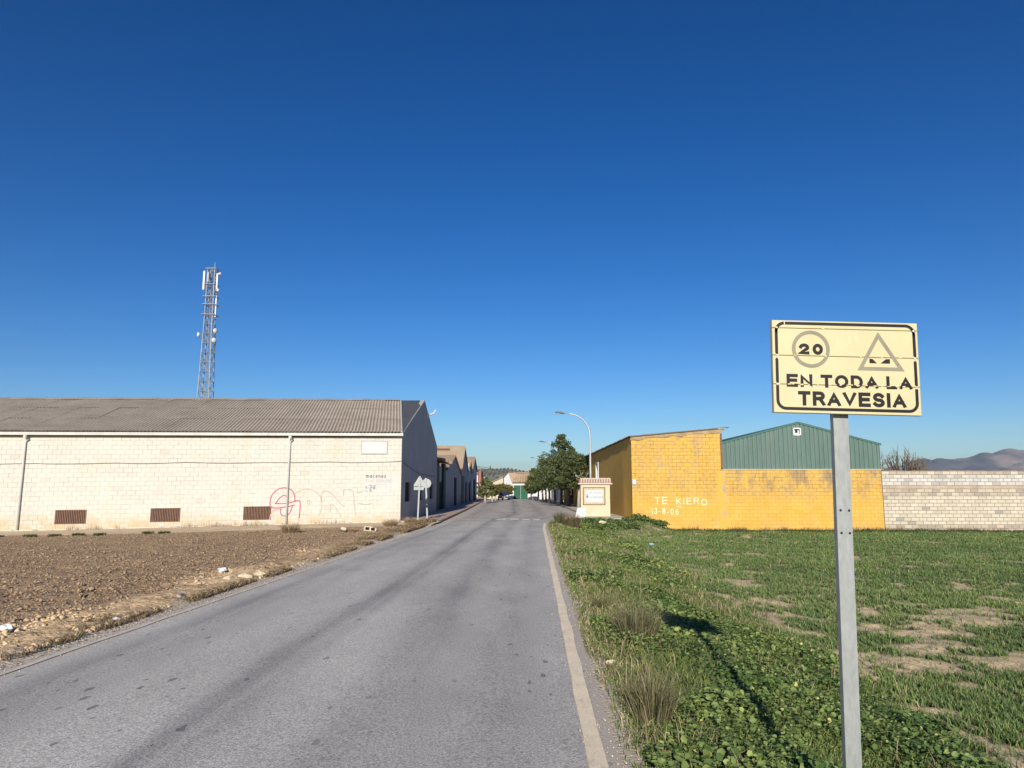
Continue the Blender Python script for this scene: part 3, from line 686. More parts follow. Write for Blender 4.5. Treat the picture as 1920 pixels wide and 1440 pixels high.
M['adfade'] = mat('advert_ink_faded', (.36, .36, .36), var=(18, .3))
b = MB(); text(b, 'ZVAL DERRUBIO', -1.82, 2.06, 1.22, .165, .024, f_ad, gap=.3); b.build('lettering', M['adfade'], ad)
b = MB()
for (u0, v0, u1, v1, t_) in ((-1.32, 1.96, -.98, 1.97, .03), (-.95, 1.93, -.70, 1.95, .025), (-.90, 1.84, -.62, 1.83, .02), (-1.20, 1.84, -.98, 1.82, .03), (-.85, 1.74, -.70, 1.73, .02)): b = MB(); ribbon(b, [(u0, v0), ((u0 + u1) / 2, v1 + .015), (u1, v1)], t_, f_ad); b.build('lettering', M['adfade'], ad)
b = MB(); random.seed(3)
for i in range(26):
    u, v = random.uniform(-1.82, -1.3), random.uniform(1.6, 1.95); n_ = 7; r_ = random.uniform(.02, .05)
    b.poly([f_ad(u + r_ * random.uniform(.5, 1.6) * math.cos(k / n_ * 6.283), v + r_ * random.uniform(.5, 1.3) * math.sin(k / n_ * 6.283)) for k in range(n_)], [tuple(range(n_))])
b.poly([f_ad(u, v) for u, v in ((-1.62, 1.58), (-1.46, 1.58), (-1.51, 1.75), (-1.48, 1.9), (-1.53, 2.0), (-1.58, 1.9), (-1.56, 1.75))], [tuple(range(7))])
tag(b.build('emblem', M['adfade'], ad), kind='stuff')
# graffiti, in wall metres taken from the photograph
def gr(cx, cy): return ((cx - 1855) / 262, .10 + (690 - cy) / 258 - .0168 * (1855 - cx) / 262 * .6)
def smooth(pts, it=3):
    for _ in range(it):
        q = [pts[0]]
        for a, c in zip(pts[:-1], pts[1:]): q += [(a[0] * .75 + c[0] * .25, a[1] * .75 + c[1] * .25), (a[0] * .25 + c[0] * .75, a[1] * .25 + c[1] * .75)]
        pts = q + [pts[-1]]
    return pts
f_g = lambda u, v: on_wall(u, v, .0165)
def graff(lines, m, wd):
    b = MB()
    for ln in lines: ribbon(b, smooth([gr(*p) for p in ln]), wd, f_g)
    b.build('graffiti', m, wh)
graff([[(470, 410), (465, 330), (420, 260), (320, 232), (230, 262), (165, 340), (150, 430), (165, 500), (310, 495), (455, 465)],
       [(225, 440), (270, 370), (325, 330), (365, 350), (380, 440)], [(225, 440), (330, 445), (420, 432), (470, 412), (535, 400), (542, 480), (535, 620)],
       [(295, 510), (290, 560), (320, 600), (380, 600), (415, 560), (440, 480)]], M['pink'], .055)
graff([[(535, 620), (525, 680), (500, 750)], [(290, 510), (215, 520), (170, 570), (155, 650)]], M['pinkfade'], .05)
graff([[(470, 310), (540, 268), (620, 255), (710, 275), (790, 340), (825, 440), (810, 540), (780, 620)], [(650, 400), (630, 415), (630, 450), (650, 462), (664, 440), (660, 410), (650, 400)]], M['ghosty'], .05)
graff([[(810, 420), (812, 290), (890, 280), (960, 340), (1040, 430), (1105, 500), (1110, 480)], [(930, 560), (930, 430), (1000, 500), (1065, 610)], [(1095, 270), (1225, 270), (1235, 380), (1260, 610)], [(1270, 320), (1350, 290)], [(1100, 280), (1095, 340)], [(1290, 450), (1400, 470), (1470, 455)]], M['ghost'], .045)

# ------------------------------------------------------------------ telecom mast
mast = thing('telecom_mast', (-37.8, 90, -.7), 'tall galvanised lattice phone mast with panel antennas behind the white warehouse', 'mast')
mx, my = -37.8, 90.; H0, H1 = -.7, 29.3
def half(z): return np.interp(z, [-.7, 13, 22, 29.3], [.98, .70, .50, .44])
nodes_z = list(np.linspace(H0, H1, 26))
def corner(i, z): h = half(z); return Vector((mx + (h if i in (1, 2) else -h), my + (h if i in (2, 3) else -h), z))
for i in range(4): MB().tube([corner(i, z) for z in nodes_z], .065, 6).build('leg', M['mast'], mast)
for a, e in zip(nodes_z[:-1], nodes_z[1:]):
    b = MB()
    for i in range(4):
        j_ = (i + 1) % 4; b.tube([corner(i, a), corner(j_, e)], .028, 4); b.tube([corner(j_, a), corner(i, (a + e) / 2)], .02, 4); b.tube([corner(i, e), corner(j_, e)], .028, 4)
    b.build('bracing', M['mast'], mast)
b = MB(); b.tube([(mx + .2, my + .3, H0), (mx + .15, my + .25, H1)], .07, 5); b.tube([(mx - .2, my + .3, H0), (mx - .2, my + .25, H1)], .05, 5)
for z in np.arange(0, 29, .4): b.tube([(mx - .2, my + .28, z), (mx + .2, my + .28, z)], .018, 4)
b.build('ladder', M['mast'], mast)
for z in (29.2, 27.2, 25.6, 23.3, 24.6):
    b = MB(); h = half(z) + (.22 if z > 26 else .28)
    for i in range(4):
        c_ = [(-h, -h), (h, -h), (h, h), (-h, h)]; p, q = c_[i], c_[(i + 1) % 4]; b.tube([(mx + p[0], my + p[1], z), (mx + q[0], my + q[1], z)], .045, 5)
    b.build('mounting_ring', M['mast'], mast)
for (dx, dy, z0, z1, wd) in ((-.86, -.4, 26.5, 28.9, .22), (.78, -.35, 26.6, 28.6, .18), (.15, .95, 26.5, 28.9, .3), (.78, -.3, 23.0, 25.7, .14), (-.2, -.82, 27.4, 28.6, .24)):
    an = MB().box(mx + dx - wd / 2, mx + dx + wd / 2, my + dy - .08, my + dy + .08, z0, z1).build('panel_antenna', M['white'] if abs(dx) > .5 else M['mast'], mast)
    b = MB(); b.tube([(mx + dx, my + dy + .12, z0 - .2), (mx + dx, my + dy + .12, z1 + .15)], .035, 5); b.tube([(mx + dx, my + dy + .12, (z0 + z1) / 2), (mx + dx * .4, my + dy * .4, (z0 + z1) / 2)], .03, 4); b.build('bracket', M['mast'], an)
for (dx, dy, z, rr, ang) in ((-1.02, -.5, 20.7, .32, 200), (.92, -.5, 21.2, .32, -25), (.85, -.55, 20.0, .30, -40), (.95, -.2, 28.6, .17, -30), (.9, -.4, 26.4, .2, -30)):
    b = MB(); b.lathe([(.02, -.12), (rr * .7, -.08), (rr, .04), (rr, .16), (rr * .6, .22), (.01, .24)], 12)
    Mr = Matrix.Translation((mx + dx, my + dy, z)) @ Matrix.Rotation(R(ang), 4, 'Z') @ Matrix.Rotation(R(90), 4, 'Y'); b.v = [tuple(Mr @ Vector(p)) for p in b.v]
    ds = b.build('microwave_dish', M['white'], mast, True)
    b = MB(); b.tube([(mx + dx, my + dy, z), (mx + dx * .5, my - .3, z)], .035, 5); b.build('bracket', M['mast'], ds)
MB().tube([(mx + .35, my - .3, 29), (mx + .35, my - .3, 30.1)], [.025, .012], 5).build('lightning_rod', M['white'], mast)
b = MB(); b.tube([(mx + .9, my - .3, 21), (mx + 1.0, my - .2, 19.6), (mx + .8, my - .1, 18.8), (mx + .5, my, 18.4)], .03, 5); b.build('cable_loop', M['cable'], mast)

# ------------------------------------------------------------------ yellow building, barn and walls (right); common face Y = 41.5
FY = 41.5
yb = thing('yellow_building', (6.7, FY, -.6), 'tall yellow painted block building with white graffiti and overhanging roof edge', 'building')
fy = lambda s: (s, FY)
ypal = [(.575, .345, .058), (.565, .33, .054), (.585, .36, .066), (.55, .32, .055), (.47, .30, .09), (.575, .35, .07)]
def pick_y(r, c, s, z, n):
    v = random.random()
    if v < .03: return 4
    return random.choice((0, 0, 1, 2, 5, 3))
ytop = lambda s: 4.50 + .09 * max(0, s - 6.7) * (1.0 if s < 10.5 else 1) 
core_panel(yb, 'wall', fy, 6.7, 11.72, lambda s: -.75, lambda s: ytop(s) + .05, [], .25, M['mortary'])
block_wall(yb, fy, 6.7, 11.72, lambda s: -.62, lambda s: 5.0, .2, .42, [], M['yellowblock'], ypal, pick_y, 280, lambda s, z: True, j=.010, dep=.014, topclip=lambda s: ytop(s) + .04)
# side wall along the street and back walls
side = lambda y: 6.7 + .004 * (y - FY)
M['yellowside'] = mat('yellow_side', (.60, .36, .065), var=(.8, .10), fine=(12, .06), bump=(20, .3)); add_mask(M['yellowside'], (.45, .36, .26), 1.1, .55, .72, .6, (1, 1, .2), seed=4)
sw = [(58.0, 59.5, 2.35, 3.75), (83, 92, .05, 3.2), (74.5, 77, .1, 2.4)]
cy = sorted(set([FY + .001, 100] + [v for o in sw for v in o[:2]])); b = MB()
for a, e in zip(cy[:-1], cy[1:]):
    op = [o for o in sw if o[0] <= a and o[1] >= e]
    for z0, z1 in ([(-.7, op[0][2]), (op[0][3], 4.62)] if op else [(-.7, 4.62)]):
        for k in (0, .25): b.poly([(side(a) + k, a, z0), (side(e) + k, e, z0), (side(e) + k, e, z1), (side(a) + k, a, z1)], [(0, 1, 2, 3)])
for o in sw:
    for (ya_, za), (yb_, zb_) in (((o[0], o[2]), (o[1], o[2])), ((o[0], o[3]), (o[1], o[3])), ((o[0], o[2]), (o[0], o[3])), ((o[1], o[2]), (o[1], o[3]))):
        b.poly([(side(ya_), ya_, za), (side(yb_), yb_, zb_), (side(yb_) + .3, yb_, zb_), (side(ya_) + .3, ya_, za)], [(0, 1, 2, 3)])
b.poly([(6.9, 100, -.7), (11.7, 100, -.7), (11.7, 100, 5.0), (6.9, 100, 4.6)], [(0, 1, 2, 3)])
b.poly([(11.70, FY + .02, -.7), (11.70, 100, -.7), (11.70, 100, 4.95), (11.70, FY + .02, 4.92)], [(0, 1, 2, 3)])
b.build('side_wall', M['yellowside'], yb)
wn = MB().box(side(58) + .18, side(58) + .2, 58.0, 59.5, 2.35, 3.75).build('window', M['glass'], yb)
b = MB()
for (a, e, z0, z1) in ((57.9, 58.03, 2.25, 3.85), (59.47, 59.6, 2.25, 3.85), (58.03, 59.47, 2.25, 2.36), (58.03, 59.47, 3.74, 3.85)): b.box(side(58) - .05, side(58) + .12, a, e, z0, z1)
b.build('frame', M['white'], wn)
MB().box(side(87) + .2, side(87) + .25, 83, 92, .05, 3.2).build('gate', M['dark'], yb)
MB().box(side(75) + .2, side(75) + .25, 74.5, 77, .1, 2.4).build('door', M['wood'], yb)
# mono-pitch roof: fibre-cement sheets, one column of overhanging sheets along the street and the long roof
def ry(x): return 4.62 + .09 * (x - 6.7)
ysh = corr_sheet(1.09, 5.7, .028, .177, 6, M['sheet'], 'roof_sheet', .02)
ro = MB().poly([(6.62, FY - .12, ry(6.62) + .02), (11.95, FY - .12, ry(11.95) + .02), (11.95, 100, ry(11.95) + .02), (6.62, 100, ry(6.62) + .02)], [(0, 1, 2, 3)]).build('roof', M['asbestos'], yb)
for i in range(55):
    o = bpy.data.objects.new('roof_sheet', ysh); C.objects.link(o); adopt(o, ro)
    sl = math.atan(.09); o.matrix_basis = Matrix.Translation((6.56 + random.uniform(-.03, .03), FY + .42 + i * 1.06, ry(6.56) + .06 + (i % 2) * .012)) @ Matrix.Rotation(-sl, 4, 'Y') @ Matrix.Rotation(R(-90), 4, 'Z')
b = MB()   # uneven cement verge along the front edge
xs = np.linspace(6.66, 11.85, 40); vs = []
for k in (0, .12):
    for x in xs:
        t0 = ytop(x) + .02 - .10 * vn(x * 2.2, 1.1) - .05 * vn(x * 6, 4.); vs += [(x, FY - .045 + k * 2, t0), (x, FY - .05 + k * 2, ry(x) + .07 + .02 * vn(x * 3, 9.))]
n_ = 2 * len(xs)
fs = [(2 * i, 2 * i + 2, 2 * i + 3, 2 * i + 1) for i in range(len(xs) - 1)] + [(n_ + 2 * i, n_ + 2 * i + 1, n_ + 2 * i + 3, n_ + 2 * i + 2) for i in range(len(xs) - 1)] + [(2 * i + 1, 2 * i + 3, n_ + 2 * i + 3, n_ + 2 * i + 1) for i in range(len(xs) - 1)] + [(2 * i, n_ + 2 * i, n_ + 2 * i + 2, 2 * i + 2) for i in range(len(xs) - 1)]
b.poly(vs, fs).build('roof_verge', mat('cement', (.30, .22, .13), var=(3, .3), bump=(20, .5)), yb)
MB().box(11.6, 12.05, FY - .1, FY + .5, 5.06, 5.12).build('roof_slab_end', M['frame_grey'], yb)
MB().box(11.74, 11.84, FY + .02, FY + .2, 2.9, 4.85).build('downpipe', M['brownslat'], yb)
eb = MB().box(6.72, 6.93, FY - .09, FY - .015, 1.98, 2.27).build('meter_box', M['pipe'], yb)
MB().box(6.74, 6.91, FY - .098, FY - .092, 2.0, 2.25).build('door', M['board'], eb)
def yl(cx, cy): return (6.7 + (cx - 690) / 188, -.61 + (1225 - cy) / 188)
f_y = lambda u, v, e=0: (u, FY - .019 - e * 4, v)
b = MB(); random.seed(5)
for s_, x0, y0, x1, y1 in (('TE', 925, 945, 1050, 870), ('KIERO', 1150, 948, 1465, 880), ('13-8-06', 885, 1050, 1145, 985)):
    u0, v0 = yl(x0, y0); u1, v1 = yl(x1, y1); text(b, s_, u0, v0, u1 - u0, v1 - v0, .048, f_y, gap=.42, space=.8, jit=.22)
ribbon(b, [(yl(1150, 965)[0], yl(1150, 965)[1]), (yl(1200, 968)[0], yl(1200, 968)[1])], .03, f_y)
b.build('graffiti', M['spraywhite'], yb)

# low yellow wall and the green barn that it carries
yw = thing('yellow_wall', (11.75, FY, -.6), 'low yellow block wall with peeling grey patches under the green cladding', 'wall')
wl_top = lambda s: 2.78
core_panel(yw, 'core', fy, 11.73, 20.66, lambda s: -.75, lambda s: 2.80, [], .25, M['mortary'])
def pick_y2(r, c, s, z, n):
    v = random.random(); patch = fbm(s * .9, z * 1.3, 81)
    if z > 1.1 and v < .05 + .35 * (patch > .62): return 4
    return random.choice((0, 0, 1, 2, 5, 3))
block_wall(yw, fy, 11.73, 20.66, lambda s: -.62, wl_top, .2, .42, [], M['yellowblock'], ypal[:4] + [(.50, .31, .085), (.575, .35, .07)], pick_y2, 300, lambda s, z: True, j=.013, dep=.016)
b = MB(); b.box(11.5, 11.95, FY - .022, FY - .012, -.55, 2.75)
M['cementstain'] = mat('cement_smear', (.36, .29, .20), var=(2, .2)); add_mask(M['cementstain'], (.57, .34, .06), 2.2, .42, .52, 1, (1, 1, .5))
b.build('cement_smear', M['cementstain'], yw)
MB().box(11.73, 20.66, FY - .03, FY + .26, 2.802, 2.84).build('coping', M['concrete'], yw)
barn = thing('green_barn', (16.1, FY + .3, -.6), 'green corrugated metal barn gable rising above the yellow wall', 'barn')
BX0, BX1, BXA, BZ, BZA, BY = 11.6, 20.75, 16.2, 4.24, 5.45, FY + .14
def btop(x): return BZ + (BZA - BZ) * (x - BX0) / (BXA - BX0) if x < BXA else BZ + (BZA - BZ) * (BX1 - x) / (BX1 - BXA)
vx0, vx1, vz0, vz1 = 15.95, 16.33, 4.76, 5.14
x = BX0
while x < BX1 - .01:
    x2 = min(x + 1.0, BX1); b = MB(); p = []
    nr = max(1, int(round((x2 - x) / .25))); stp = (x2 - x) / nr
    for i in range(nr): p += [(x + stp * i, 0), (x + stp * (i + .52), 0), (x + stp * (i + .62), .04), (x + stp * (i + .9), .04)]
    p.append((x2, 0))
    p = sorted(set(p + [(v, 0) for v in (vx0, vx1, BXA) if x < v < x2]))
    for (xa, da), (xb_, db) in zip(p[:-1], p[1:]):
        if xb_ - xa < 1e-5: continue
        bands = [(2.842, vz0), (vz1, None)] if (xa >= vx0 - 1e-4 and xb_ <= vx1 + 1e-4) else [(2.842, None)]
        for z0, z1 in bands:
            b.poly([(xa, BY + da, z0), (xb_, BY + db, z0), (xb_, BY + db, z1 or btop(xb_)), (xa, BY + da, z1 or btop(xa))], [(0, 1, 2, 3)])
    b.build('cladding_panel', M['green'], barn); x = x2
b = MB(); D_ = 68
b.poly([(BX0 - .1, BY - .05, BZ + .03), (BXA, BY - .05, BZA + .06), (BXA, D_, BZA + .06), (BX0 - .1, D_, BZ + .03)], [(0, 1, 2, 3)])
b.poly([(BX1 + .1, BY - .05, BZ + .03), (BXA, BY - .05, BZA + .06), (BXA, D_, BZA + .06), (BX1 + .1, D_, BZ + .03)], [(0, 1, 2, 3)])
b.build('roof', M['greendark'], barn)
b = MB(); b.box(BX1 - .04, BX1, BY + .05, D_, -.7, BZ); b.box(BX0, BX0 + .04, BY + .06, D_, -.7, BZ); b.build('side_cladding', M['green'], barn)
b = MB()
for (xa, za, xb_, zb_) in ((BX0 - .1, BZ + .02, BXA, BZA + .05), (BXA, BZA + .05, BX1 + .1, BZ + .02)): b.prism([(xa, za - .09), (xb_, zb_ - .09), (xb_, zb_ + .02), (xa, za + .02)], lambda u, v, d: (u, d, v), BY - .03, BY - .002)
b.build('verge_trim', M['greendark'], barn)
vt = MB(); 
for (a, e, z0, z1) in ((vx0 - .03, vx0 + .03, vz0, vz1), (vx1 - .03, vx1 + .03, vz0, vz1), (vx0 + .03, vx1 - .03, vz0 - .03, vz0 + .05), (vx0 + .03, vx1 - .03, vz1 - .04, vz1 + .03)): vt.box(a, e, BY - .02, BY + .12, z0, z1)
vt = vt.build('vent_window', M['white'], barn)
MB().box(vx0, vx1, BY + .14, BY + .15, vz0, vz1).build('pane', M['board'], vt)
MB().box(vx0 + .13, vx0 + .24, BY + .06, BY + .10, vz0 + .15, vz1 - .03).build('flap', M['hole'], vt)

# grey block wall
gwl = thing('block_wall', (20.7, FY, -.6), 'unpainted pale block wall with bright upper courses and a concrete band', 'wall')
gpal = [(.47, .42, .33), (.44, .39, .30), (.49, .44, .35), (.28, .27, .24), (.45, .43, .39), (.34, .33, .30), (.37, .32, .25), (.31, .27, .22), (.41, .40, .36), (.49, .47, .43)]
def pick_g(r, c, s, z, n):
    t = n - 1 - r; v = random.random()
    if t == 0: return random.choice((6, 6, 6, 0, 7))
    if t in (1, 2, 3): return random.choice((4, 4, 9, 8, 5, 8, 9))
    if t in (5, 6): return random.choice((6, 7, 6, 1))
    if r < 2: return random.choice((6, 6, 1, 7))
    return 3 if v < .03 else random.choice((0, 0, 1, 2, 2))
core_panel(gwl, 'core', fy, 20.68, 40, lambda s: -.75, lambda s: 2.74, [], .2, M['mortarg'])
block_wall(gwl, fy, 20.68, 40, lambda s: -.62, lambda s: 2.72, .2, .425, [], M['greyblock'], gpal, pick_g, 300, lambda s, z: s < 28.6, j=.020, dep=.016, rows_skip=(12,))
MB().box(20.68, 40, FY - .018, FY + .01, -.62 + 12 * 3.34 / 17 + .01, -.62 + 13 * 3.34 / 17 - .01).build('concrete_band', mat('band_concrete', (.36, .29, .22), var=(1.5, .2), fine=(15, .15), bump=(20, .5)), gwl)
b = MB(); random.seed(9)
for i in range(46): 
    x0 = 20.68 + i * .42; b.box(x0 + .004, x0 + .415, FY - .02 - random.random() * .01, FY + .21, 2.742, 2.75 + random.random() * .012)
b.build('coping', mat('coping_mortar', (.36, .25, .18), var=(2, .25)), gwl)

# ------------------------------------------------------------------ pavements
b = MB(); ya = np.concatenate([[38.2, 39.5], np.arange(42, 116, 4.0)])
for a, e in zip(ya[:-1], ya[1:]):
    vs = [(Le(a) - .05, a, .02), (Le(e) - .05, e, .02), (-5.8, e, .02), (-5.8, a, .02)]; vs += [(x, y, .12) for x, y, z in vs]
    b.poly(vs, [(4, 5, 6, 7)[::-1], (0, 1, 5, 4), (0, 4, 7, 3)])
tag(b.build('pavement_left', M['paving']), kind='structure')
b = MB(); xs_ = lambda y: np.interp(y, [42, 44.5, 47, 51, 89, 126], [2.5, 3.2, 4.0, 4.85, 5.2, 5.6])
ya = np.array([41.9, 42.3, 43, 44, 45.5, 47, 49, 51, 60, 70, 80, 90, 100, 110, 126])
for a, e in zip(ya[:-1], ya[1:]):
    xr = lambda y: 6.69 if y < 100 else 9
    vs = [(xs_(a), a, -.3), (xs_(e), e, -.3), (xr(e), e, -.3), (xr(a), a, -.3)]; vs += [(x, y, .11) for x, y, z in vs]
    b.poly(vs, [(4, 5, 6, 7)[::-1], (0, 1, 5, 4)] + ([(0, 4, 7, 3)] if a < 42 else []))
tag(b.build('pavement_right', M['concrete']), kind='structure')

# ------------------------------------------------------------------ left street row
lean = thing('shed', (-5.8, 60, .1), 'low shed with dark green double gates and brown lean-to roof next to the white warehouse', 'shed')
MB().box(-12, -5.95, 56.05, 64, -.6, 3.6).build('wall', M['render_shade'], lean)
for a, e, k in ((56.2, 58.3, .0), (62.0, 63.9, 0)): MB().box(-5.95, -5.7, a, e, 0, 3.85).build('gate_pillar', M['darkgreen'], lean)
for a, e in ((58.35, 60.1), (60.15, 61.95)):
    g = MB().box(-5.94, -5.86, a, e, .05, 2.3).build('gate_leaf', M['darkgreen'], lean)
    for i in range(5): MB().box(-5.86, -5.84, a + .1 + i * .33, a + .16 + i * .33, .1, 2.25).build('rib', M['darkgreen'], g)
MB().box(-5.94, -5.88, 58.35, 61.95, 2.35, 3.6).build('gate_panel', M['frame_grey'], lean)
b = MB(); b.prism([(59.2, 2.6), (59.6, 2.5), (59.7, 2.75), (59.35, 3.7), (59.2, 3.7)], lambda u, v, d: (d, u, v), -5.86, -5.84); b.build('torn_cloth', M['white'], lean)
b = MB(); b.poly([(-5.3, 55.9, 3.95), (-5.3, 64.3, 3.85), (-12, 64.3, 4.75), (-12, 56.3, 4.85), (-5.3, 55.9, 3.85), (-5.3, 64.3, 3.75)], [(0, 1, 2, 3), (4, 5, 1, 0)]); rl = b.build('roof', M['wood'], lean)
for i in range(14): MB().tube([(-5.15, 56.2 + i * .6, 3.98), (-7.5, 56.2 + i * .6, 4.3)], .10, 6).build('roof_tile', M['rooftile'], rl)
MB().box(-6.4, -4.9, 57.9, 58.1, 4.75, 4.9).build('beam', M['wood'], lean)

M['tansheet'] = mat('tan_sheet', attr=True, rough=.95, var=(.7, .25), fine=(6, .15), stretch=(1, .3, .3)); add_mask(M['tansheet'], (.40, .29, .17), .5, .2, .5, .7, (1, 1, 1))
def gable_shed(y0, y1, yp, ze, zp, xb, name, label, group, wallm, doors, zr=None):
    t = thing(name, (-5.8, y0, .1), label, 'warehouse', group)
    b = MB(); b.prism([(y0, -.6), (y1, -.6), (y1, ze), (yp, zp), (y0, ze)], lambda u, v, d: (d, u, v), -6.05, -5.78); b.build('gable_wall', wallm, t)
    b = MB(); b.poly([(-6.05, y0 + .02, -.6), (xb, y0 + .02, -.6), (xb, y0 + .02, ze), (-6.05, y0 + .02, ze)], [(0, 1, 2, 3)]); b.build('side_wall', M['render_cream'], t)
    r = MB(); r.poly([(-5.6, y0 - .3, ze - .02), (-5.6, yp, zp + .1), (xb, yp, zp + .1), (xb, y0 - .3, ze - .02)], [(0, 1, 2, 3)]); r.poly([(-5.6, y1 + .2, ze - .02), (-5.6, yp, zp + .1), (xb, yp, zp + .1), (xb, y1 + .2, ze - .02)], [(0, 1, 2, 3)])
    r = r.build('roof', M['tanroof'], t)
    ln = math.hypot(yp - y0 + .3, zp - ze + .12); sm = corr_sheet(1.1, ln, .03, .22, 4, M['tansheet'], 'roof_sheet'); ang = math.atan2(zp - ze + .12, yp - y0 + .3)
    x = -6.1
    while x > xb + .5:
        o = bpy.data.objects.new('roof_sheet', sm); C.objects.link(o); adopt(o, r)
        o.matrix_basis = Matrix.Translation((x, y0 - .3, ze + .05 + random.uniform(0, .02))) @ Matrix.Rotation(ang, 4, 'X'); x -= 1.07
    for (a, e, z1, m) in doors:
        d = MB().box(-5.80, -5.74, a, e, .1, z1).build('door', m, t)
        MB().box(-5.745, -5.72, a - .08, a + .06, .1, z1 + .1).build('jamb', M['hole'] if m is not M['white'] else m, d)
    return t
grp = 'gabled sheds along the left pavement'
gable_shed(64.2, 83.5, 74, 3.35, 4.95, -19, 'gabled_shed', 'grey gabled shed with a narrow dark door, smallest of the left row', grp, M['render_shade'], [(74.3, 77, 2.9, M['dark'])])
gable_shed(83.6, 97, 88.5, 4.0, 6.75, -20, 'gabled_shed', 'tallest gabled shed on the left with wide tan roof above the small grey one', grp, M['render_shade'], [(85, 89.5, 3.3, M['darkgreen']), (92, 94, 2.6, M['dark'])])
gable_shed(97.1, 106, 101, 4.0, 5.6, -20, 'gabled_shed', 'gabled shed with dark blue doors and tan roof, between two taller ones', grp, M['render_shade'], [(98.5, 103, 2.9, mat('blue_door', (.03, .04, .09), var=None))])
gable_shed(106.1, 122, 113, 4.6, 6.5, -20, 'gabled_shed', 'farthest gabled shed on the left with white door frames in the shade', grp, M['render_shade'], [(107, 108.2, 3, M['white']), (111, 116, 3.2, M['dark']), (118, 118.6, 3, M['white'])])
wb_ = thing('white_house', (-5.6, 97, .1), 'narrow white house front catching the sun between the left sheds', 'house'); MB().box(-7.3, -5.62, 97.0, 97.4, 3.6, 5.1).build('parapet', M['render_white'], wb_)
MB().box(-7.2, -5.66, 97.05, 99, -.5, 3.6).build('wall', M['render_white'], wb_); MB().box(-5.67, -5.6, 97.5, 98.4, .2, 2.6).build('door', M['dark'], wb_)

# far buildings at the bend
ap = thing('apartment_house', (-9.5, 168, 0), 'distant red brick and white apartment house with balconies at the street bend', 'building')
MB().box(-16, -7.6, 165, 178, -.7, 5.0).build('wall', M['render_white'], ap); MB().box(-7.6, -6.9, 165.5, 178, -.7, 5.8).build('tower', M['redbrick'], ap)
MB().box(-16.3, -7.55, 164.7, 178, 5.05, 5.95).build('roof', M['redbrick'], ap)
for z in (1.8, 4.1):
    for x0 in (-8.35, -9.6): 
        w_ = MB().box(x0, x0 + .5, 164.93, 165.1, z, z + .9).build('window', M['dark'], ap); MB().box(x0 - .1, x0 + .6, 164.9, 165.0, z - .12, z - .02).build('sill', M['white'], w_)
    MB().box(-9.4, -7.5, 163.9, 165, z - .8, z - .62).build('balcony', M['white'], ap)
MB().box(-6.75, -6.35, 172, 178, -.7, 4.6).build('chimney_stack', M['concrete'], ap)
en = thing('end_house', (2, 131, 0), 'white house with clay tile roof and green gates closing the far end of the street', 'house')
A_, B_, AP_ = (.2, 131.0), (-1.45, 132.2), (-.6, 131.6)
MB().poly([(*A_, -.6), (*A_, 3.0), (*AP_, 4.65), (*B_, 3.7), (*B_, -.6)], [(0, 1, 2, 3, 4)]).build('gable_wall', M['render_white'], en)
MB().box(.2, 14, 131, 131.3, -.6, 2.9).build('wall', M['render_white'], en)
rf = MB().poly([(.05, 130.6, 2.9), (15, 130.6, 2.9), (15, 139, 4.95), (AP_[0] - .1, AP_[1] - .1, 4.72), (15, 148, 2.85), (B_[0], B_[1] + .1, 3.72)], [(0, 1, 2, 3), (3, 2, 4, 5)]).build('roof', M['rooftile'], en)
for i in range(48): x_ = .2 + i * .3; yr_ = 131.6 + (139 - 131.6) * (x_ + .6) / 15.6; MB().tube([(x_, 130.55, 2.97), (x_, yr_, 4.76 + (yr_ - 131.6) * .029)], .09, 5, False).build('tile_row', M['rooftile'], rf)
MB().box(3.6, 4.3, 139.5, 140.5, 4.9, 5.7).build('chimney', M['dark'], rf)
for a, e in ((.32, 1.5), (1.55, 2.75)): 
    g = MB().box(a, e, 130.9, 130.99, .02, 2.45).build('gate', M['gategreen'], en)
    for i in range(5): MB().box(a + .1 + i * .22, a + .15 + i * .22, 130.87, 130.9, .1, 2.4).build('rib', M['gategreen'], g)
cr = thing('cream_house', (-3, 138, 0), 'cream walled barn with sloping top left of the white end house', 'house')
b = MB(); b.prism([(-4.6, -.6), (-1.65, -.6), (-1.65, 4.0), (-2.0, 3.95), (-4.6, 2.6)], lambda u, v, d: (u, d, v), 136, 146); b.build('wall', M['render_cream'], cr)
MB().poly([(-4.8, 135.7, 2.6), (-1.6, 135.7, 4.15), (-1.6, 146, 4.15), (-4.8, 146, 2.6), (-4.8, 135.7, 2.5), (-1.6, 135.7, 4.0)], [(0, 1, 2, 3), (4, 5, 1, 0)]).build('roof', M['tanroof'], cr)
for x_ in (-4.2, -3.3, -2.5): MB().box(x_, x_ + .35, 135.95, 136.05, .9, 1.7).build('window', M['dark'], cr)
wr = thing('street_wall', (6.9, 104, 0), 'long pale street wall behind the trees on the right pavement', 'wall')
MB().box(6.85, 7.2, 100.1, 131, -.6, 2.6).build('wall_face', M['render_white'], wr); MB().box(6.8, 7.25, 100.1, 131, 2.6, 2.72).build('coping', M['concrete'], wr)

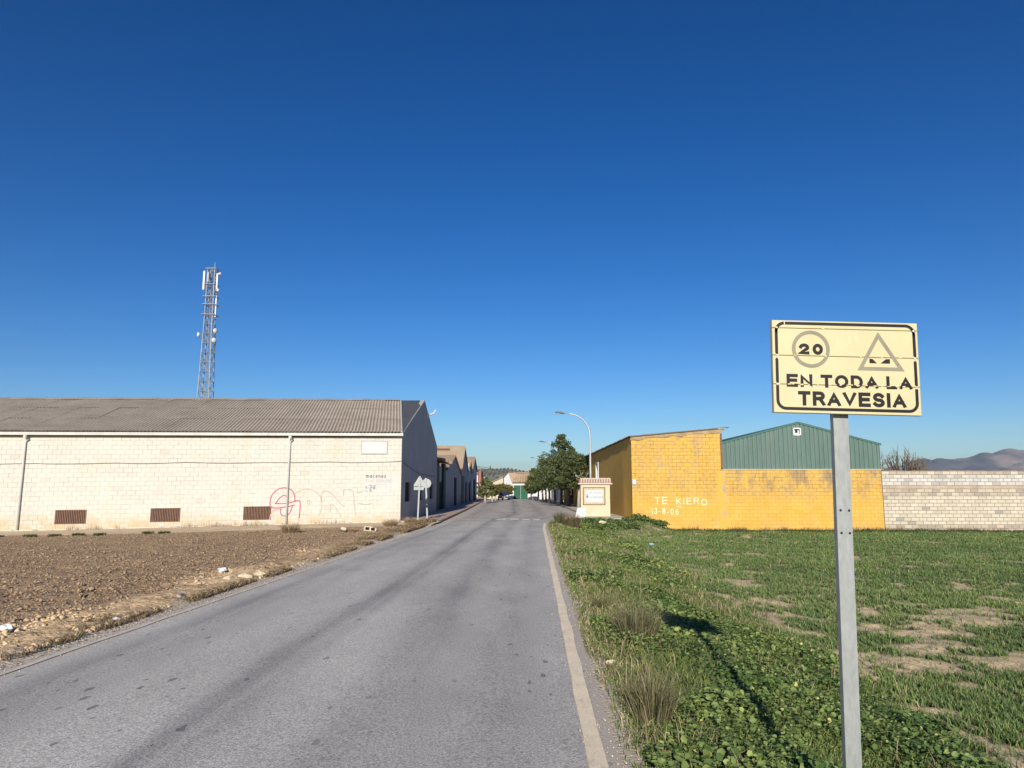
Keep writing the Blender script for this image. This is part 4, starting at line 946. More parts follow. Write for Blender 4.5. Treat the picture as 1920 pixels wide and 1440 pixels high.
# ------------------------------------------------------------------ welcome monument
mo = thing('welcome_monument', (5.05, 45, .1), 'cream stone welcome monument with tiled cap and painted ceramic panel', 'monument')
X0, X1, Y0 = 4.16, 5.92, 45.0
b = MB(); b.box(X0, X1, Y0, Y0 + .55, .1, 2.02); b.build('body', M['stone'], mo)
MB().box(X0 - .16, X1 + .14, Y0 - .12, Y0 + .67, 2.02, 2.09).build('cornice', M['tilecap'], mo)
cap = MB(); cap.prism([(Y0 - .10, 2.09), (Y0 + .65, 2.09), (Y0 + .42, 2.33), (Y0 + .13, 2.33)], lambda u, v, d: (d, u, v), X0 - .1, X1 + .08); cap = cap.build('tile_cap', M['tilered'], mo)
for i in range(12):
    x_ = X0 + .02 + i * .157
    for sgn in (0, 1):
        ya_, yb_ = (Y0 - .13, Y0 + .15) if sgn == 0 else (Y0 + .68, Y0 + .40)
        MB().tube([(x_, ya_, 2.12), (x_ + .06, yb_, 2.36)], [.058, .045], 7).build('cap_tile', M['tilecap'], cap)
MB().box(X0, X1, Y0 + .2, Y0 + .36, 2.33, 2.40).build('ridge_cap', M['tilecap'], cap)
pn = MB().box(X0 + .17, X1 - .33, Y0 - .012, Y0 + .01, .82, 1.80).build('ceramic_panel', M['ceramicb'], mo)
MB().box(X0 + .28, X1 - .44, Y0 - .016, Y0 - .013, .94, 1.68).build('panel_field', M['ceramic'], pn)
b = MB()
for q in ((X0 + .12, X1 - .28, 1.80, 1.84), (X0 + .12, X1 - .28, .78, .82), (X0 + .12, X0 + .17, .82, 1.80), (X1 - .33, X1 - .28, .82, 1.80)): b.box(q[0], q[1], Y0 - .03, Y0 + .01, q[2], q[3])
b.build('panel_frame', M['wood'], pn)
f_m = lambda u, v, e=0: (u, Y0 - .0185 - e * 4, v)
b = MB(); text(b, 'BIENVENIDOS', X0 + .52, 1.47, .62, .10, .018, f_m); text(b, 'VALDERRUBIO', X0 + .46, 1.18, .74, .12, .022, f_m); b.build('lettering', M['ceramict'], pn)
b = MB(); b.poly([f_m(X0 + .39 + dx, 1.26 + dz) for dx, dz in ((-.06, .08), (.06, .08), (.06, -.03), (0, -.09), (-.06, -.03))], [(0, 1, 2, 3, 4)]); b.poly([f_m(X0 + .39 + dx, 1.37 + dz) for dx, dz in ((-.05, 0), (.05, 0), (.06, .05), (0, .035), (-.06, .05))], [(0, 1, 2, 3, 4)]); b.build('crest', M['crest'], pn)
b = MB()
for i in range(11):
    for zz in (.88, 1.74):
        x_ = X0 + .24 + i * .116; b.poly([f_m(x_ + .025 * math.cos(k * 1.047), zz + .025 * math.sin(k * 1.047)) for k in range(6)], [tuple(range(6))])
tag(b.build('flower_border', M['crest'], pn), kind='stuff')
cb = thing('concrete_block', (3.85, 43.0, .11), 'small whitish concrete block leaning at the foot of the welcome monument', 'block')
b = MB(); b.poly([(3.62, 42.8, .11), (4.18, 42.7, .11), (4.18, 43.3, .11), (3.66, 43.3, .11), (3.75, 42.82, .66), (4.2, 42.75, .70), (4.2, 43.25, .70), (3.78, 43.28, .66)], [(0, 3, 2, 1), (4, 5, 6, 7), (0, 1, 5, 4), (1, 2, 6, 5), (2, 3, 7, 6), (3, 0, 4, 7)]); b.build('block_body', M['board'], cb)
b = MB(); b.poly([(3.86, 42.782, .35), (4.02, 42.755, .36), (4.03, 42.775, .55), (3.88, 42.80, .54)], [(0, 1, 2, 3)]); b.build('paint_mark', M['signgrey'], cb)

# ------------------------------------------------------------------ street lamps
def lamp(x, y, label):
    t = thing('street_lamp', (x, y, .1), label, 'street lamp', 'arched street lamps on the right pavement')
    pts = [(x, y, .1), (x, y, 3), (x, y, 6.0)]; rr = [.11, .09, .075]
    for a in range(1, 10):
        an = R(a * 8.6); pts.append((x - 1.75 * (1 - math.cos(an)), y, 6.0 + 1.75 * math.sin(an))); rr.append(.075 - .003 * a)
    pts.append((x - 2.05, y, 7.80)); rr.append(.04)
    MB().tube(pts, rr, 10).build('pole', M['lamp'], t, True)
    MB().lathe([(.16, 0), (.16, .25), (.11, .4), (.11, .42)], 10, (x, y, .1)).build('base', M['lamp'], t)
    hd = MB(); hd.prism([(x - 2.0, 7.74), (x - 2.15, 7.86), (x - 2.5, 7.92), (x - 2.78, 7.90), (x - 2.75, 7.82), (x - 2.4, 7.76)], lambda u, v, d: (u, d, v), y - .16, y + .16); hd = hd.build('lamp_head', M['lamphead'], t)
    MB().box(x - 2.68, x - 2.2, y - .12, y + .12, 7.74, 7.765).build('lens', M['ceramic'], hd)
lamp(6.25, 59, 'tall arched street lamp rising behind the welcome monument')
lamp(6.25, 95, 'arched street lamp standing in front of the dark conical tree')
lamp(6.3, 143, 'farthest arched street lamp, only its head showing left of the trees')

# ------------------------------------------------------------------ traffic signs seen from behind
t = thing('traffic_sign', (-4.91, 38.9, .05), 'triangular traffic sign with plate seen from behind, on the nearer post', 'traffic sign')
b = MB(); b.box(-.04, .04, -.02, .02, 0, 2.36); Mt = Matrix.Translation((-4.91, 38.9, .0)) @ Matrix.Rotation(R(1.9), 4, 'Y')
b.v = [tuple(Mt @ Vector(p)) for p in b.v]; b.build('post', M['signback'], t)
b = MB(); b.prism([(-.32, 1.92), (-.30, 1.88), (.30, 1.88), (.32, 1.92), (.03, 2.39), (-.03, 2.39)], lambda u, v, d: (-4.84 + u, 38.9 + d, v), .022, .045); tp = b.build('triangle_plate', M['signback'], t)
MB().box(-5.14, -4.62, 38.924, 38.944, 1.68, 1.85).build('lower_plate', M['signback'], t)
for z in (1.97, 2.2): MB().box(-4.91, -4.77, 38.87, 38.922, z, z + .05).build('clamp', M['galv'], tp)
t = thing('traffic_sign', (-4.70, 41.5, .1), 'round traffic sign seen from behind, on the leaning farther post', 'traffic sign')
b = MB(); b.box(-.045, .045, -.02, .02, 0, 2.24); Mt = Matrix.Translation((-4.70, 41.5, .1)) @ Matrix.Rotation(R(-3.3), 4, 'Y'); b.v = [tuple(Mt @ Vector(p)) for p in b.v]; b.build('post', M['signback'], t)
b = MB(); b.prism([(.26 * math.cos(i / 24 * 6.283), .26 * math.sin(i / 24 * 6.283)) for i in range(24)], lambda u, v, d: (-4.78 + u, 41.5 + d, 2.04 + v), .022, .045); rp = b.build('round_plate', M['signback'], t)
for z in (1.93, 2.14): MB().box(-4.89, -4.75, 41.47, 41.522, z, z + .05).build('clamp', M['galv'], rp)

# ------------------------------------------------------------------ foreground sign
SX, SY, SZ = 1.745, 4.02, -.17
sg = thing('road_sign', (SX, SY, SZ), 'faded cream slatted road sign reading 20 and EN TODA LA TRAVESIA on galvanised post', 'road sign')
sg.rotation_euler = (0, R(1.45), 0)
def sbuild(b, name, m, parent, **k):
    o = b.build(name, m, None, **k); o.parent = parent; return o       # built in the sign's own frame
post = MB(); post.box(-.041, .041, 0, .04, -.35, 2.62); post = sbuild(post, 'post', M['galv'], sg)
for z in (1.62, 1.74):
    for x_ in (-.02, .025):
        h = MB(); h.lathe([(.0, 0), (.0065, 0), (.0065, .004), (.0, .004)], 10); h.v = [(p[0] + x_, -.003 + p[2] * .9, p[1] + z + .02) for p in h.v]; sbuild(h, 'bolt_hole', M['hole'], post)
PW, PH_, PXc, PZ0 = .80, .515, .018, 2.275
def pu(u, v): return (PXc - PW / 2 + u * PW, PZ0 + PH_ * (1 - v))
slv = [0, .088, .385, .695, 1.0]; SF = -.05
slats = []
for i in range(4):
    (xa, zt_), (xb_, zb2) = pu(0, slv[i]), pu(1, slv[i + 1]); g_ = .0012
    b = MB(); e_ = .003
    z0, z1 = zb2 + g_, zt_ - g_
    b.poly([(xa, SF + e_, z0), (xb_, SF + e_, z0), (xb_, SF + e_, z1), (xa, SF + e_, z1), (xa + e_, SF, z0 + e_ * .6), (xb_ - e_, SF, z0 + e_ * .6), (xb_ - e_, SF, z1 - e_ * .6), (xa + e_, SF, z1 - e_ * .6), (xa, SF + .032, z0), (xb_, SF + .032, z0), (xb_, SF + .032, z1), (xa, SF + .032, z1)],
           [(4, 5, 6, 7), (0, 1, 5, 4), (1, 2, 6, 5), (2, 3, 7, 6), (3, 0, 4, 7), (8, 11, 10, 9), (0, 8, 9, 1), (1, 9, 10, 2), (2, 10, 11, 3), (3, 11, 8, 0)])
    slats.append(sbuild(b, 'slat', M['cream'], sg))
f_s = lambda k: (lambda x, z, e=0: (x, SF - k - e, z))
def ring_seg(pts, wd, name, m, parent, closed=False, k=.0012):
    b = MB(); ribbon(b, pts, wd, f_s(k), cap=False); return sbuild(b, name, m, parent)
# border, broken at the slat joints
bo, br, bt = .028, .045, .0165
x0, z1 = pu(0, 0); x1, z0 = pu(1, 1); x0 += .022; x1 -= .022; z1 -= .018; z0 += .024
def joint(i): return pu(0, slv[i])[1]
top = [(x0, joint(1) + .006)] + [(x0, z1 - br)] + arc(x0 + br, z1 - br, br, br, 180, 90, 8) + arc(x1 - br, z1 - br, br, br, 90, 0, 8) + [(x1, joint(1) + .006)]
ring_seg(top, bt, 'border', M['ink'], slats[0])
for i in (1, 2):
    for x_ in (x0, x1):
        za, zb2 = joint(i) - (.003 if i == 1 else .012), joint(i + 1) + .006
        b = MB(); w2 = bt / 2; b.poly([f_s(.0012)(*p) for p in ((x_ - w2, zb2 + .01), (x_ - w2 + .004, zb2), (x_ + w2, zb2), (x_ + w2, za - .012), (x_ + .001, za), (x_ - w2, za - .008))], [tuple(range(6))]); sbuild(b, 'border', M['ink'], slats[i])
bot = [(x0, joint(3) - .006), (x0, z0 + br)] + arc(x0 + br, z0 + br, br, br, 180, 270, 8) + arc(x1 - br, z0 + br, br, br, 270, 360, 8) + [(x1, joint(3) - .010)]
ring_seg(bot, bt, 'border', M['ink'], slats[3])
cx_, cz_ = pu(.262, .312); ring_seg(arc(cx_, cz_, .094, .094, 0, 360, 48), .020, 'circle_symbol', M['signgrey'], slats[1])
tri = [pu(.727, .145), pu(.875, .508), pu(.597, .508), pu(.727, .145)]
ring_seg(tri, .020, 'triangle_symbol', M['signgrey'], slats[1], k=.0014)
b = MB(); text(b, '20', *pu(.181, .372), .126, .062, .0185, f_s(.0016), gap=.34); sbuild(b, 'digits', M['ink'], slats[1])
b = MB()
for sgn, xa, xb_ in ((1, .660, .708), (-1, .800, .738)):
    p0, p1 = pu(xa, .448), pu(xb_, .400); zl, zh = p0[1], p1[1]; k_ = (p1[0] - p0[0])
    b.poly([f_s(.0016)(*p) for p in ((p0[0], zl), (p0[0], zh), (p0[0] + k_ * .45, zh - .001), (p0[0] + k_ * .85, zl + .008), (p1[0] + k_ * .05, zl))], [tuple(range(5))])
sbuild(b, 'bump_symbol', M['ink'], slats[2])
for wi in range(3): b = MB(); text(b, 'EN TODA LA', *pu(.090, .722), .655, .071, .0175, f_s(.0016), gap=.24, space=.55, only=wi); sbuild(b, 'lettering', M['ink'], slats[2])
b = MB(); text(b, 'TRAVESIA', *pu(.165, .918), .545, .079, .0195, f_s(.0016), gap=.2); sbuild(b, 'lettering', M['ink'], slats[3])
# paint chips along the joints
random.seed(12)
for i, spots in ((1, [.03, .97, .35]), (2, [.03, .97, .15, .36, .87, .60, .745]), (3, [.03, .97, .105, .13, .19, .24, .30, .385, .42, .455, .50, .53, .575, .63, .69, .74, .785, .84, .885])):
    for u in spots:
        cx0, cz0 = pu(u, slv[i]); n_ = 9; b = MB(); wx, wz = random.uniform(.006, .013), random.uniform(.0025, .0055); up = random.uniform(-.1, .6) * wz
        b.poly([f_s(.0034)(cx0 + wx * random.uniform(.6, 1.2) * math.cos(k / n_ * 6.283), cz0 + up + wz * random.uniform(.5, 1.3) * math.sin(k / n_ * 6.283)) for k in range(n_)], [tuple(range(n_))])
        sbuild(b, 'paint_chip', M['cream'] if u not in (.03, .97) else M['chip'], slats[i])
b = MB(); b.poly([f_s(.0022)(*p) for p in (pu(.082, .02), pu(.088, .02), pu(.088, .052), pu(.082, .052))], [(0, 1, 2, 3)]); sbuild(b, 'scratch', M['chip'], slats[0])
for i, z in enumerate((2.36, 2.55, 2.70)): sbuild(MB().box(-.06, .06, SF + .033, .0, z, z + .03), 'clamp', M['galv'], sg)

# ------------------------------------------------------------------ trees
def leaf_cloud(name, centres, radii, per, size, cols, parent, m, flat=.7):
    """leaf-sized quads scattered round clump centres; cols: (dark, light)"""
    cs = np.repeat(np.array(centres), per, axis=0); rr = np.repeat(np.array(radii), per)
    n = len(cs); d = rng.normal(size=(n, 3)); d /= np.linalg.norm(d, axis=1)[:, None]
    p = cs + d * (rr * rng.uniform(.35, 1.05, n))[:, None] * np.array([1, 1, flat])
    nrm = d + rng.normal(size=(n, 3)) * .7 + np.array([0, 0, .35]); nrm /= np.linalg.norm(nrm, axis=1)[:, None]
    a = np.cross(nrm, rng.normal(size=(n, 3))); a /= np.linalg.norm(a, axis=1)[:, None]; b_ = np.cross(nrm, a)
    s = size * rng.uniform(.6, 1.4, n)[:, None]
    v = np.stack([p - a * s * .5, p + b_ * s * .30 + nrm * s * .06, p + a * s * .5, p - b_ * s * .30 + nrm * s * .06], 1).reshape(-1, 3)
    f = np.arange(4 * n).reshape(-1, 4); k = rng.uniform(0, 1, n)[:, None] * .6 + np.repeat(rng.uniform(0, .4, len(centres)), per)[:, None]
    c = np.array(cols[0]) * (1 - k) + np.array(cols[1]) * k
    return link(name, np_mesh(name, v, f, m, np.repeat(c, 4, axis=0)), parent)
def tree(name, x, y, zg, trunk_h, crown_r, crown_z, crown_h, label, group, cols, shape='round', clumps=46, per=62, size=.20, bark='bark', tr=.13):
    t = thing(name, (x, y, zg), label, 'tree', group); r = random.Random(int(x * 100 + y * 7))
    b = MB(); top = crown_z + crown_h * .35; ln = r.uniform(-.12, .12)
    b.tube([(x, y, zg - .05), (x + ln * .4, y, zg + trunk_h * .5), (x + ln, y, zg + trunk_h), (x + ln, y + .05, top)], [tr * 1.25, tr, tr * .85, tr * .3], 8)
    for i in range(7):
        a = i * 2.4 + r.random(); hz = zg + trunk_h * r.uniform(.85, 1.25); q = crown_r * r.uniform(.5, .85)
        b.tube([(x + ln, y, hz), (x + ln + q * .5 * math.cos(a), y + q * .5 * math.sin(a), hz + crown_h * .18), (x + ln + q * math.cos(a), y + q * math.sin(a), hz + crown_h * r.uniform(.3, .5))], [tr * .5, tr * .3, .02], 5)
    b.build('trunk', M[bark], t, True)
    cs, rs = [], []
    for i in range(clumps):
        u = r.random(); a = r.uniform(0, 6.283)
        if shape == 'cone': hgt = u ** 1.1 * .96; rad = crown_r * (1 - hgt) ** .72 * math.sqrt(r.uniform(.15, 1)); zz = crown_z + hgt * crown_h
        else:
            hgt = u; rad = crown_r * math.sqrt(max(0, 1 - (2 * hgt - 1) ** 2) + .08) * r.uniform(.55, 1.05); zz = crown_z + hgt * crown_h
        cs.append((x + rad * math.cos(a), y + rad * math.sin(a), zz)); rs.append(crown_r * r.uniform(.20, .36) * (1 if shape == 'round' else max(.48, 1 - hgt)))
    leaf_cloud('crown', cs, rs, per, size, cols, t, M['leaf']); return t
DG = ((.032, .048, .018), (.125, .150, .048)); OL = ((.055, .06, .016), (.21, .19, .045)); MG = ((.045, .062, .02), (.16, .18, .05))
gt = 'street trees on the right pavement'
tree('street_tree', 5.85, 65.5, .1, 2.1, 1.6, 2.0, 2.8, 'nearest dark street tree, its crown touching the yellow building', gt, DG, bark='palebark', clumps=64)
tree('street_tree', 5.5, 72, .1, 2.2, 2.1, 2.0, 3.1, 'dense dark street tree second from the monument', gt, DG, clumps=80)
tree('conifer_tree', 5.35, 80, .1, 1.9, 2.7, 1.9, 5.9, 'tallest dark conical tree with pointed top on the right pavement', gt, DG, 'cone', 150, 48)
tree('conifer_tree', 6.7, 84, .1, 2.0, 2.0, 2.2, 4.3, 'smaller pointed dark tree close behind the right of the tallest one', gt, DG, 'cone', 100, 44)
tree('street_tree', 5.1, 88, .1, 2.2, 2.3, 2.2, 3.9, 'rounded dark street tree just past the tallest conical one', gt, MG, clumps=56)
tree('street_tree', 4.8, 95.5, .1, 2.0, 2.3, 1.9, 3.6, 'dark street tree with low skirt left of the second lamp pole', gt, DG, clumps=50)
tree('street_tree', 4.7, 103, .1, 1.9, 2.2, 1.9, 3.3, 'olive green street tree in the middle of the receding row', gt, MG)
tree('street_tree', 4.6, 111, .1, 1.8, 2.0, 1.8, 2.9, 'far street tree third from the green gates', gt, DG)
tree('street_tree', 4.2, 119, .1, 1.6, 1.8, 1.6, 2.3, 'far low street tree second from the green gates', gt, MG)
tree('street_tree', 3.2, 124, .1, 1.2, 1.25, 1.1, 1.9, 'small olive street tree standing right before the green gates', gt, OL, bark='palebark')
gl = 'orange trees along the left pavement'
tree('orange_tree', -3.3, 92, .1, 1.1, 1.05, .9, 2.1, 'nearest and fullest orange tree at the end of the left sheds', gl, MG, bark='palebark')
tree('orange_tree', -2.75, 104, .05, 1.0, 1.0, .95, 1.4, 'brownish orange tree second along the left pavement', gl, OL, bark='palebark')
tree('orange_tree', -2.5, 113, .05, 1.1, .95, 1.0, 1.35, 'yellow green orange tree third along the left pavement', gl, OL, bark='palebark')
tree('orange_tree', -1.55, 121, .05, 1.1, 1.1, 1.0, 1.5, 'yellow green orange tree above the parked dark car', gl, OL, bark='palebark')
tree('orange_tree', -.6, 126, .05, 1.1, 1.0, 1.0, 1.4, 'orange tree nearest the white gable of the end house', gl, OL, bark='palebark')
# bare tree behind the block wall
bt_ = thing('bare_tree', (31.8, 60, -.7), 'leafless tree with upright twigs showing over the block wall', 'tree')
b = MB(); b.tube([(31.8, 60, -.8), (31.8, 60, 1.0), (31.75, 60, 2.2)], [.22, .18, .14], 8); b.build('trunk', M['bark'], bt_)
r = random.Random(4); b = MB()
for i in range(34):
    a = r.uniform(0, 6.283); q = r.uniform(.2, 1.9); x1, y1, z1 = 31.8 + q * math.cos(a), 60 + q * .8 * math.sin(a), r.uniform(3.2, 4.2)
    hz = r.uniform(4.2, 5.25) - q * .35; b.tube([(31.8, 60, r.uniform(1.4, 2.2)), (31.8 + q * .6 * math.cos(a), 60 + q * .5 * math.sin(a), 2.8), (x1, y1, z1), (x1 + r.uniform(-.2, .2), y1, hz)], [.08, .055, .035, .012], 5)
    for k in range(7):
        zz = r.uniform(2.8, hz - .1); b.tube([(x1, y1, zz), (x1 + r.uniform(-.35, .35), y1 + r.uniform(-.3, .3), zz + r.uniform(.25, .75))], [.022, .008], 4)
b.build('branches', M['bark'], bt_)

# ------------------------------------------------------------------ parked car and overhead cables
cr_ = thing('parked_car', (-1.3, 117.5, .06), 'small dark car parked under the orange trees at the bend', 'car')
prof = [(-1.9, .35), (-1.9, .8), (-1.1, .92), (-.55, 1.38), (.75, 1.42), (1.45, .98), (1.95, .85), (2.0, .4), (1.6, .28), (-1.6, .28)]
fc = lambda u, v, d: (-1.3 + d, 117.5 + u, .06 + v)
MB().prism(prof, fc, -.80, .80).build('body', M['carpaint'], cr_)
MB().prism([(-1.06, .95), (-.57, 1.33), (-.60, 1.35), (-1.12, .97)], fc, -.70, .70).build('windscreen', M['glass'], cr_)
for sx in (-.81, .805):
    MB().prism([(-.85, .98), (-.45, 1.32), (.65, 1.34), (1.2, 1.0)], fc, sx - .004, sx + .006).build('side_window', M['glass'], cr_)
    for u in (-1.25, 1.3):
        wv = MB(); wv.prism([(u + .31 * math.cos(i / 16 * 6.283), .31 + .31 * math.sin(i / 16 * 6.283)) for i in range(16)], fc, sx - .1, sx + .06); wv = wv.build('wheel', M['tyre'], cr_)
        MB().prism([(u + .18 * math.cos(i / 12 * 6.283), .31 + .18 * math.sin(i / 12 * 6.283)) for i in range(12)], fc, sx - .11, sx + .07).build('rim', M['galv'], wv)
for sx in (-.6, .6): MB().prism([(-1.93, .62), (-1.88, .62), (-1.88, .76), (-1.93, .76)], fc, sx - .14, sx + .14).build('headlight', M['ceramic'], cr_)
MB().prism([(-1.93, .45), (-1.9, .45), (-1.9, .56), (-1.93, .56)], fc, -.25, .25).build('number_plate', M['white'], cr_)
cd = thing('overhead_cable', (-6, 113, 5.5), 'pair of dark cables slung across the far street', 'cable')
for k, (z0, z1, sag) in enumerate(((5.35, 4.5, .35), (5.2, 4.35, .5))):
    b = MB(); b.tube([(-6 + 13.5 * i / 16, 113 + 8 * i / 16, z0 + (z1 - z0) * i / 16 - sag * 4 * (i / 16) * (1 - i / 16)) for i in range(17)], .035, 5); b.build('cable', M['cable'], cd)

# ------------------------------------------------------------------ hill and mountain
def relief(name, x0, x1, y0, y1, nx, ny, zf, m, cf):
    X, Y = np.meshgrid(np.linspace(x0, x1, nx), np.linspace(y0, y1, ny)); Z = zf(X, Y); cc = cf(X, Y, Z)
    return grid_mesh(name, X, Y, Z, np.ones_like(X, bool), m, cc)
M['hill'] = mat('hillside', attr=True, rough=1, var=(.012, .2), fine=(.08, .2))
def hz_(X, Y):
    top = np.interp(X, [-900, -420, -130, -60, -5, 40, 120, 500, 900], [5, 22, 38, 40.5, 43.5, 35, 25, 14, 4])
    return -3 + top * sstep(700, 1420, Y + 60 * (fbm(X * .006, Y * .006, 5) - .5)) * (1 - .3 * sstep(1500, 2100, Y)) + 3 * (fbm(X * .02, Y * .02, 7) - .5)
def hc(X, Y, Z):
    a = sstep(.42, .6, fbm(X * .012, Y * .02, 13))[..., None]; bnd = sstep(.62, .7, fbm(X * .004, Y * .03, 15))[..., None]
    c = np.array([.30, .27, .20]) * (1 - a) + np.array([.19, .19, .14]) * a; return c * (1 - bnd) + np.array([.5, .44, .34]) * bnd
relief('hill', -900, 900, 640, 2300, 150, 110, hz_, M['hill'], hc)
n = 5200; x = rng.uniform(-330, 330, n); y = rng.uniform(820, 1480, n); x = np.round(x / 7) * 7 + rng.normal(0, 1, n); y = np.round(y / 9) * 9 + rng.normal(0, 1, n)
keep = fbm(x * .012, y * .02, 13) > .40; x, y = x[keep], y[keep]; n = len(x); z = hz_(x, y)
oc = np.array([[1, 0, 0], [-1, 0, 0], [0, 1, 0], [0, -1, 0], [0, 0, 1], [0, 0, -1]]); of = np.array([[0, 2, 4], [2, 1, 4], [1, 3, 4], [3, 0, 4], [2, 0, 5], [1, 2, 5], [3, 1, 5], [0, 3, 5]])
s = rng.uniform(.9, 1.7, n); v = (np.stack([x, y, z + s * .7], 1)[:, None] + oc[None] * (s[:, None, None] * rng.uniform(.8, 1.2, (n, 6, 1)))).reshape(-1, 3)
f = (of[None] + (np.arange(n) * 6)[:, None, None]).reshape(-1, 3); cc = np.repeat(np.array([.11, .12, .08]) * rng.uniform(.7, 1.3, n)[:, None], 6, axis=0)
tag(link('olive_grove', np_mesh('olive_grove', v, f, M['leaf'], cc)), 'olive trees scattered over the far grey hillside', 'grove', kind='stuff')
# crest trees and the farm on the hilltop
gcr = 'pines on the crest of the far hill'
pr = None
for i in range(11):
    x_ = -42 + i * 3.9 + random.uniform(-.5, .5); y_ = 1415; z_ = float(hz_(np.array(x_), np.array(float(y_))))
    if pr is None:
        pr = thing('hill_tree', (x_, y_, z_), 'upright dark pine in the row on the far hill crest', 'tree', gcr)
        MB().tube([(x_, y_, z_ - .5), (x_, y_, z_ + 4)], [.35, .2], 5).build('trunk', M['bark'], pr)
        leaf_cloud('crown', [(x_ + random.uniform(-.8, .8), y_, z_ + 2.5 + k * .55) for k in range(11)], [1.5 - k * .09 for k in range(11)], 16, 1.1, DG, pr, M['leaf']); px_ = Vector((x_, y_, z_))
    else:
        c = copy_tree(pr); c.location = (x_, y_, z_); c.rotation_euler.z = i * 1.3
fh = thing('hill_farm', (-72, 1405, 48), 'low pale farm shed on the far hilltop left of the pines', 'farm')
z_ = float(hz_(np.array(-72.), np.array(1405.)))
MB().box(-84, -58, 1400, 1410, z_ - 2, z_ + 2.4).build('wall', M['render_white'], fh); MB().poly([(-85, 1399, z_ + 2.3), (-57, 1399, z_ + 2.3), (-57, 1405, z_ + 4), (-85, 1405, z_ + 4)], [(0, 1, 2, 3)]).build('roof', M['tanroof'], fh)
M['mount'] = mat('mountain_rock', attr=True, rough=1, var=(.003, .15), fine=(.02, .15))
pxs = [900, 2600, 3050, 3180, 3330, 3480, 3560, 3640, 3720, 3900, 4150, 4350, 4650, 4850, 5200, 6000, 7500, 9000]
pzs = [0, 20, 70, 110, 200, 262, 240, 275, 255, 265, 320, 350, 335, 345, 300, 240, 140, 40]
def mz(X, Y):
    top = np.interp(X, pxs, pzs) + 46 * (fbm(X * .006, X * 0 + 3, 93, 5) - .5) * np.clip(np.interp(X, pxs, pzs) / 150, 0, 1); d = 1 - np.abs(Y - 6300) / 1900.
    rid = 1 - np.abs(2 * fbm(X * .0016, Y * .0011, 91, 5) - 1)
    return -20 + (top + 22) * np.clip(d, 0, 1) ** .8 * (1 - .45 * (1 - rid) * sstep(0, .25, 1 - d)) + 60 * (np.abs(fbm(X * .004, Y * .004, 95, 6) - .5) * 2 - .25) * np.clip(d, 0, 1)
def mc(X, Y, Z):
    a = sstep(.45, .62, fbm(X * .0030, Y * .0012, 97, 6))[..., None]; return np.array([.095, .09, .088]) * (1 - a) + np.array([.27, .215, .175]) * a
relief('mountain', 900, 9000, 4400, 8200, 420, 150, mz, M['mount'], mc)
# ------------------------------------------------------------------ vegetation
def blades(name, x, y, z, h, wd, lean, cols, m, tipc=None, az=None):
    n = len(x); az = rng.uniform(0, 2 * math.pi, n) if az is None else az
    fa = rng.uniform(0, math.pi, n); ax, ay = np.cos(fa) * wd / 2, np.sin(fa) * wd / 2
    dx, dy = np.cos(az) * lean * h, np.sin(az) * lean * h
    p = np.stack([x, y, z], 1)
    v = np.zeros((n, 5, 3)); v[:, 0] = p + np.stack([ax, ay, -.01 + 0 * ax], 1); v[:, 1] = p - np.stack([ax, ay, .01 + 0 * ax], 1)
    mid = p + np.stack([dx * .35, dy * .35, h * .6], 1); k = np.stack([ax * .75, ay * .75, 0 * ax], 1); v[:, 2] = mid - k; v[:, 3] = mid + k
    v[:, 4] = p + np.stack([dx, dy, h * np.sqrt(np.clip(1 - .5 * lean ** 2, .2, 1))], 1)
    i5 = np.arange(n)[:, None] * 5
    f = np.concatenate([i5 + np.array([[0, 1, 2]]), i5 + np.array([[0, 2, 3]]), i5 + np.array([[3, 2, 4]])]).astype(np.int32)
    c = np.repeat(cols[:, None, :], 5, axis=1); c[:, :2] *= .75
    if tipc is not None: c[:, 4] = tipc
    return link(name, np_mesh(name, v.reshape(-1, 3), f, m, c.reshape(-1, 3)))
def leaves(name, x, y, z, s, cols, m, tilt=.7):
    n = len(x); az = rng.uniform(0, 2 * math.pi, n); ti = rng.normal(0, tilt, n)
    nrm = np.stack([np.cos(az) * np.sin(ti), np.sin(az) * np.sin(ti), np.abs(np.cos(ti)) + .1], 1); nrm /= np.linalg.norm(nrm, axis=1)[:, None]
    a = np.cross(nrm, rng.normal(size=(n, 3))); a /= np.linalg.norm(a, axis=1)[:, None]; b_ = np.cross(nrm, a); p = np.stack([x, y, z], 1); v = np.zeros((n, 6, 3))
    for k, (u, w_, q) in enumerate(((-.5, 0, 0), (-.15, .42, .12), (.3, .34, .10), (.55, 0, -.04), (.3, -.34, .10), (-.15, -.42, .12))):
        v[:, k] = p + (a * u + b_ * w_ + nrm * q) * s[:, None]
    i6 = np.arange(n)[:, None] * 6; f = np.concatenate([i6 + np.array([[0, 1, 2, 3]]), i6 + np.array([[0, 3, 4, 5]])]).astype(np.int32)
    return link(name, np_mesh(name, v.reshape(-1, 3), f, m, np.repeat(cols, 6, axis=0)))
def mixc(a, b_, k): k = np.asarray(k)[:, None]; return np.array(a) * (1 - k) + np.array(b_) * k
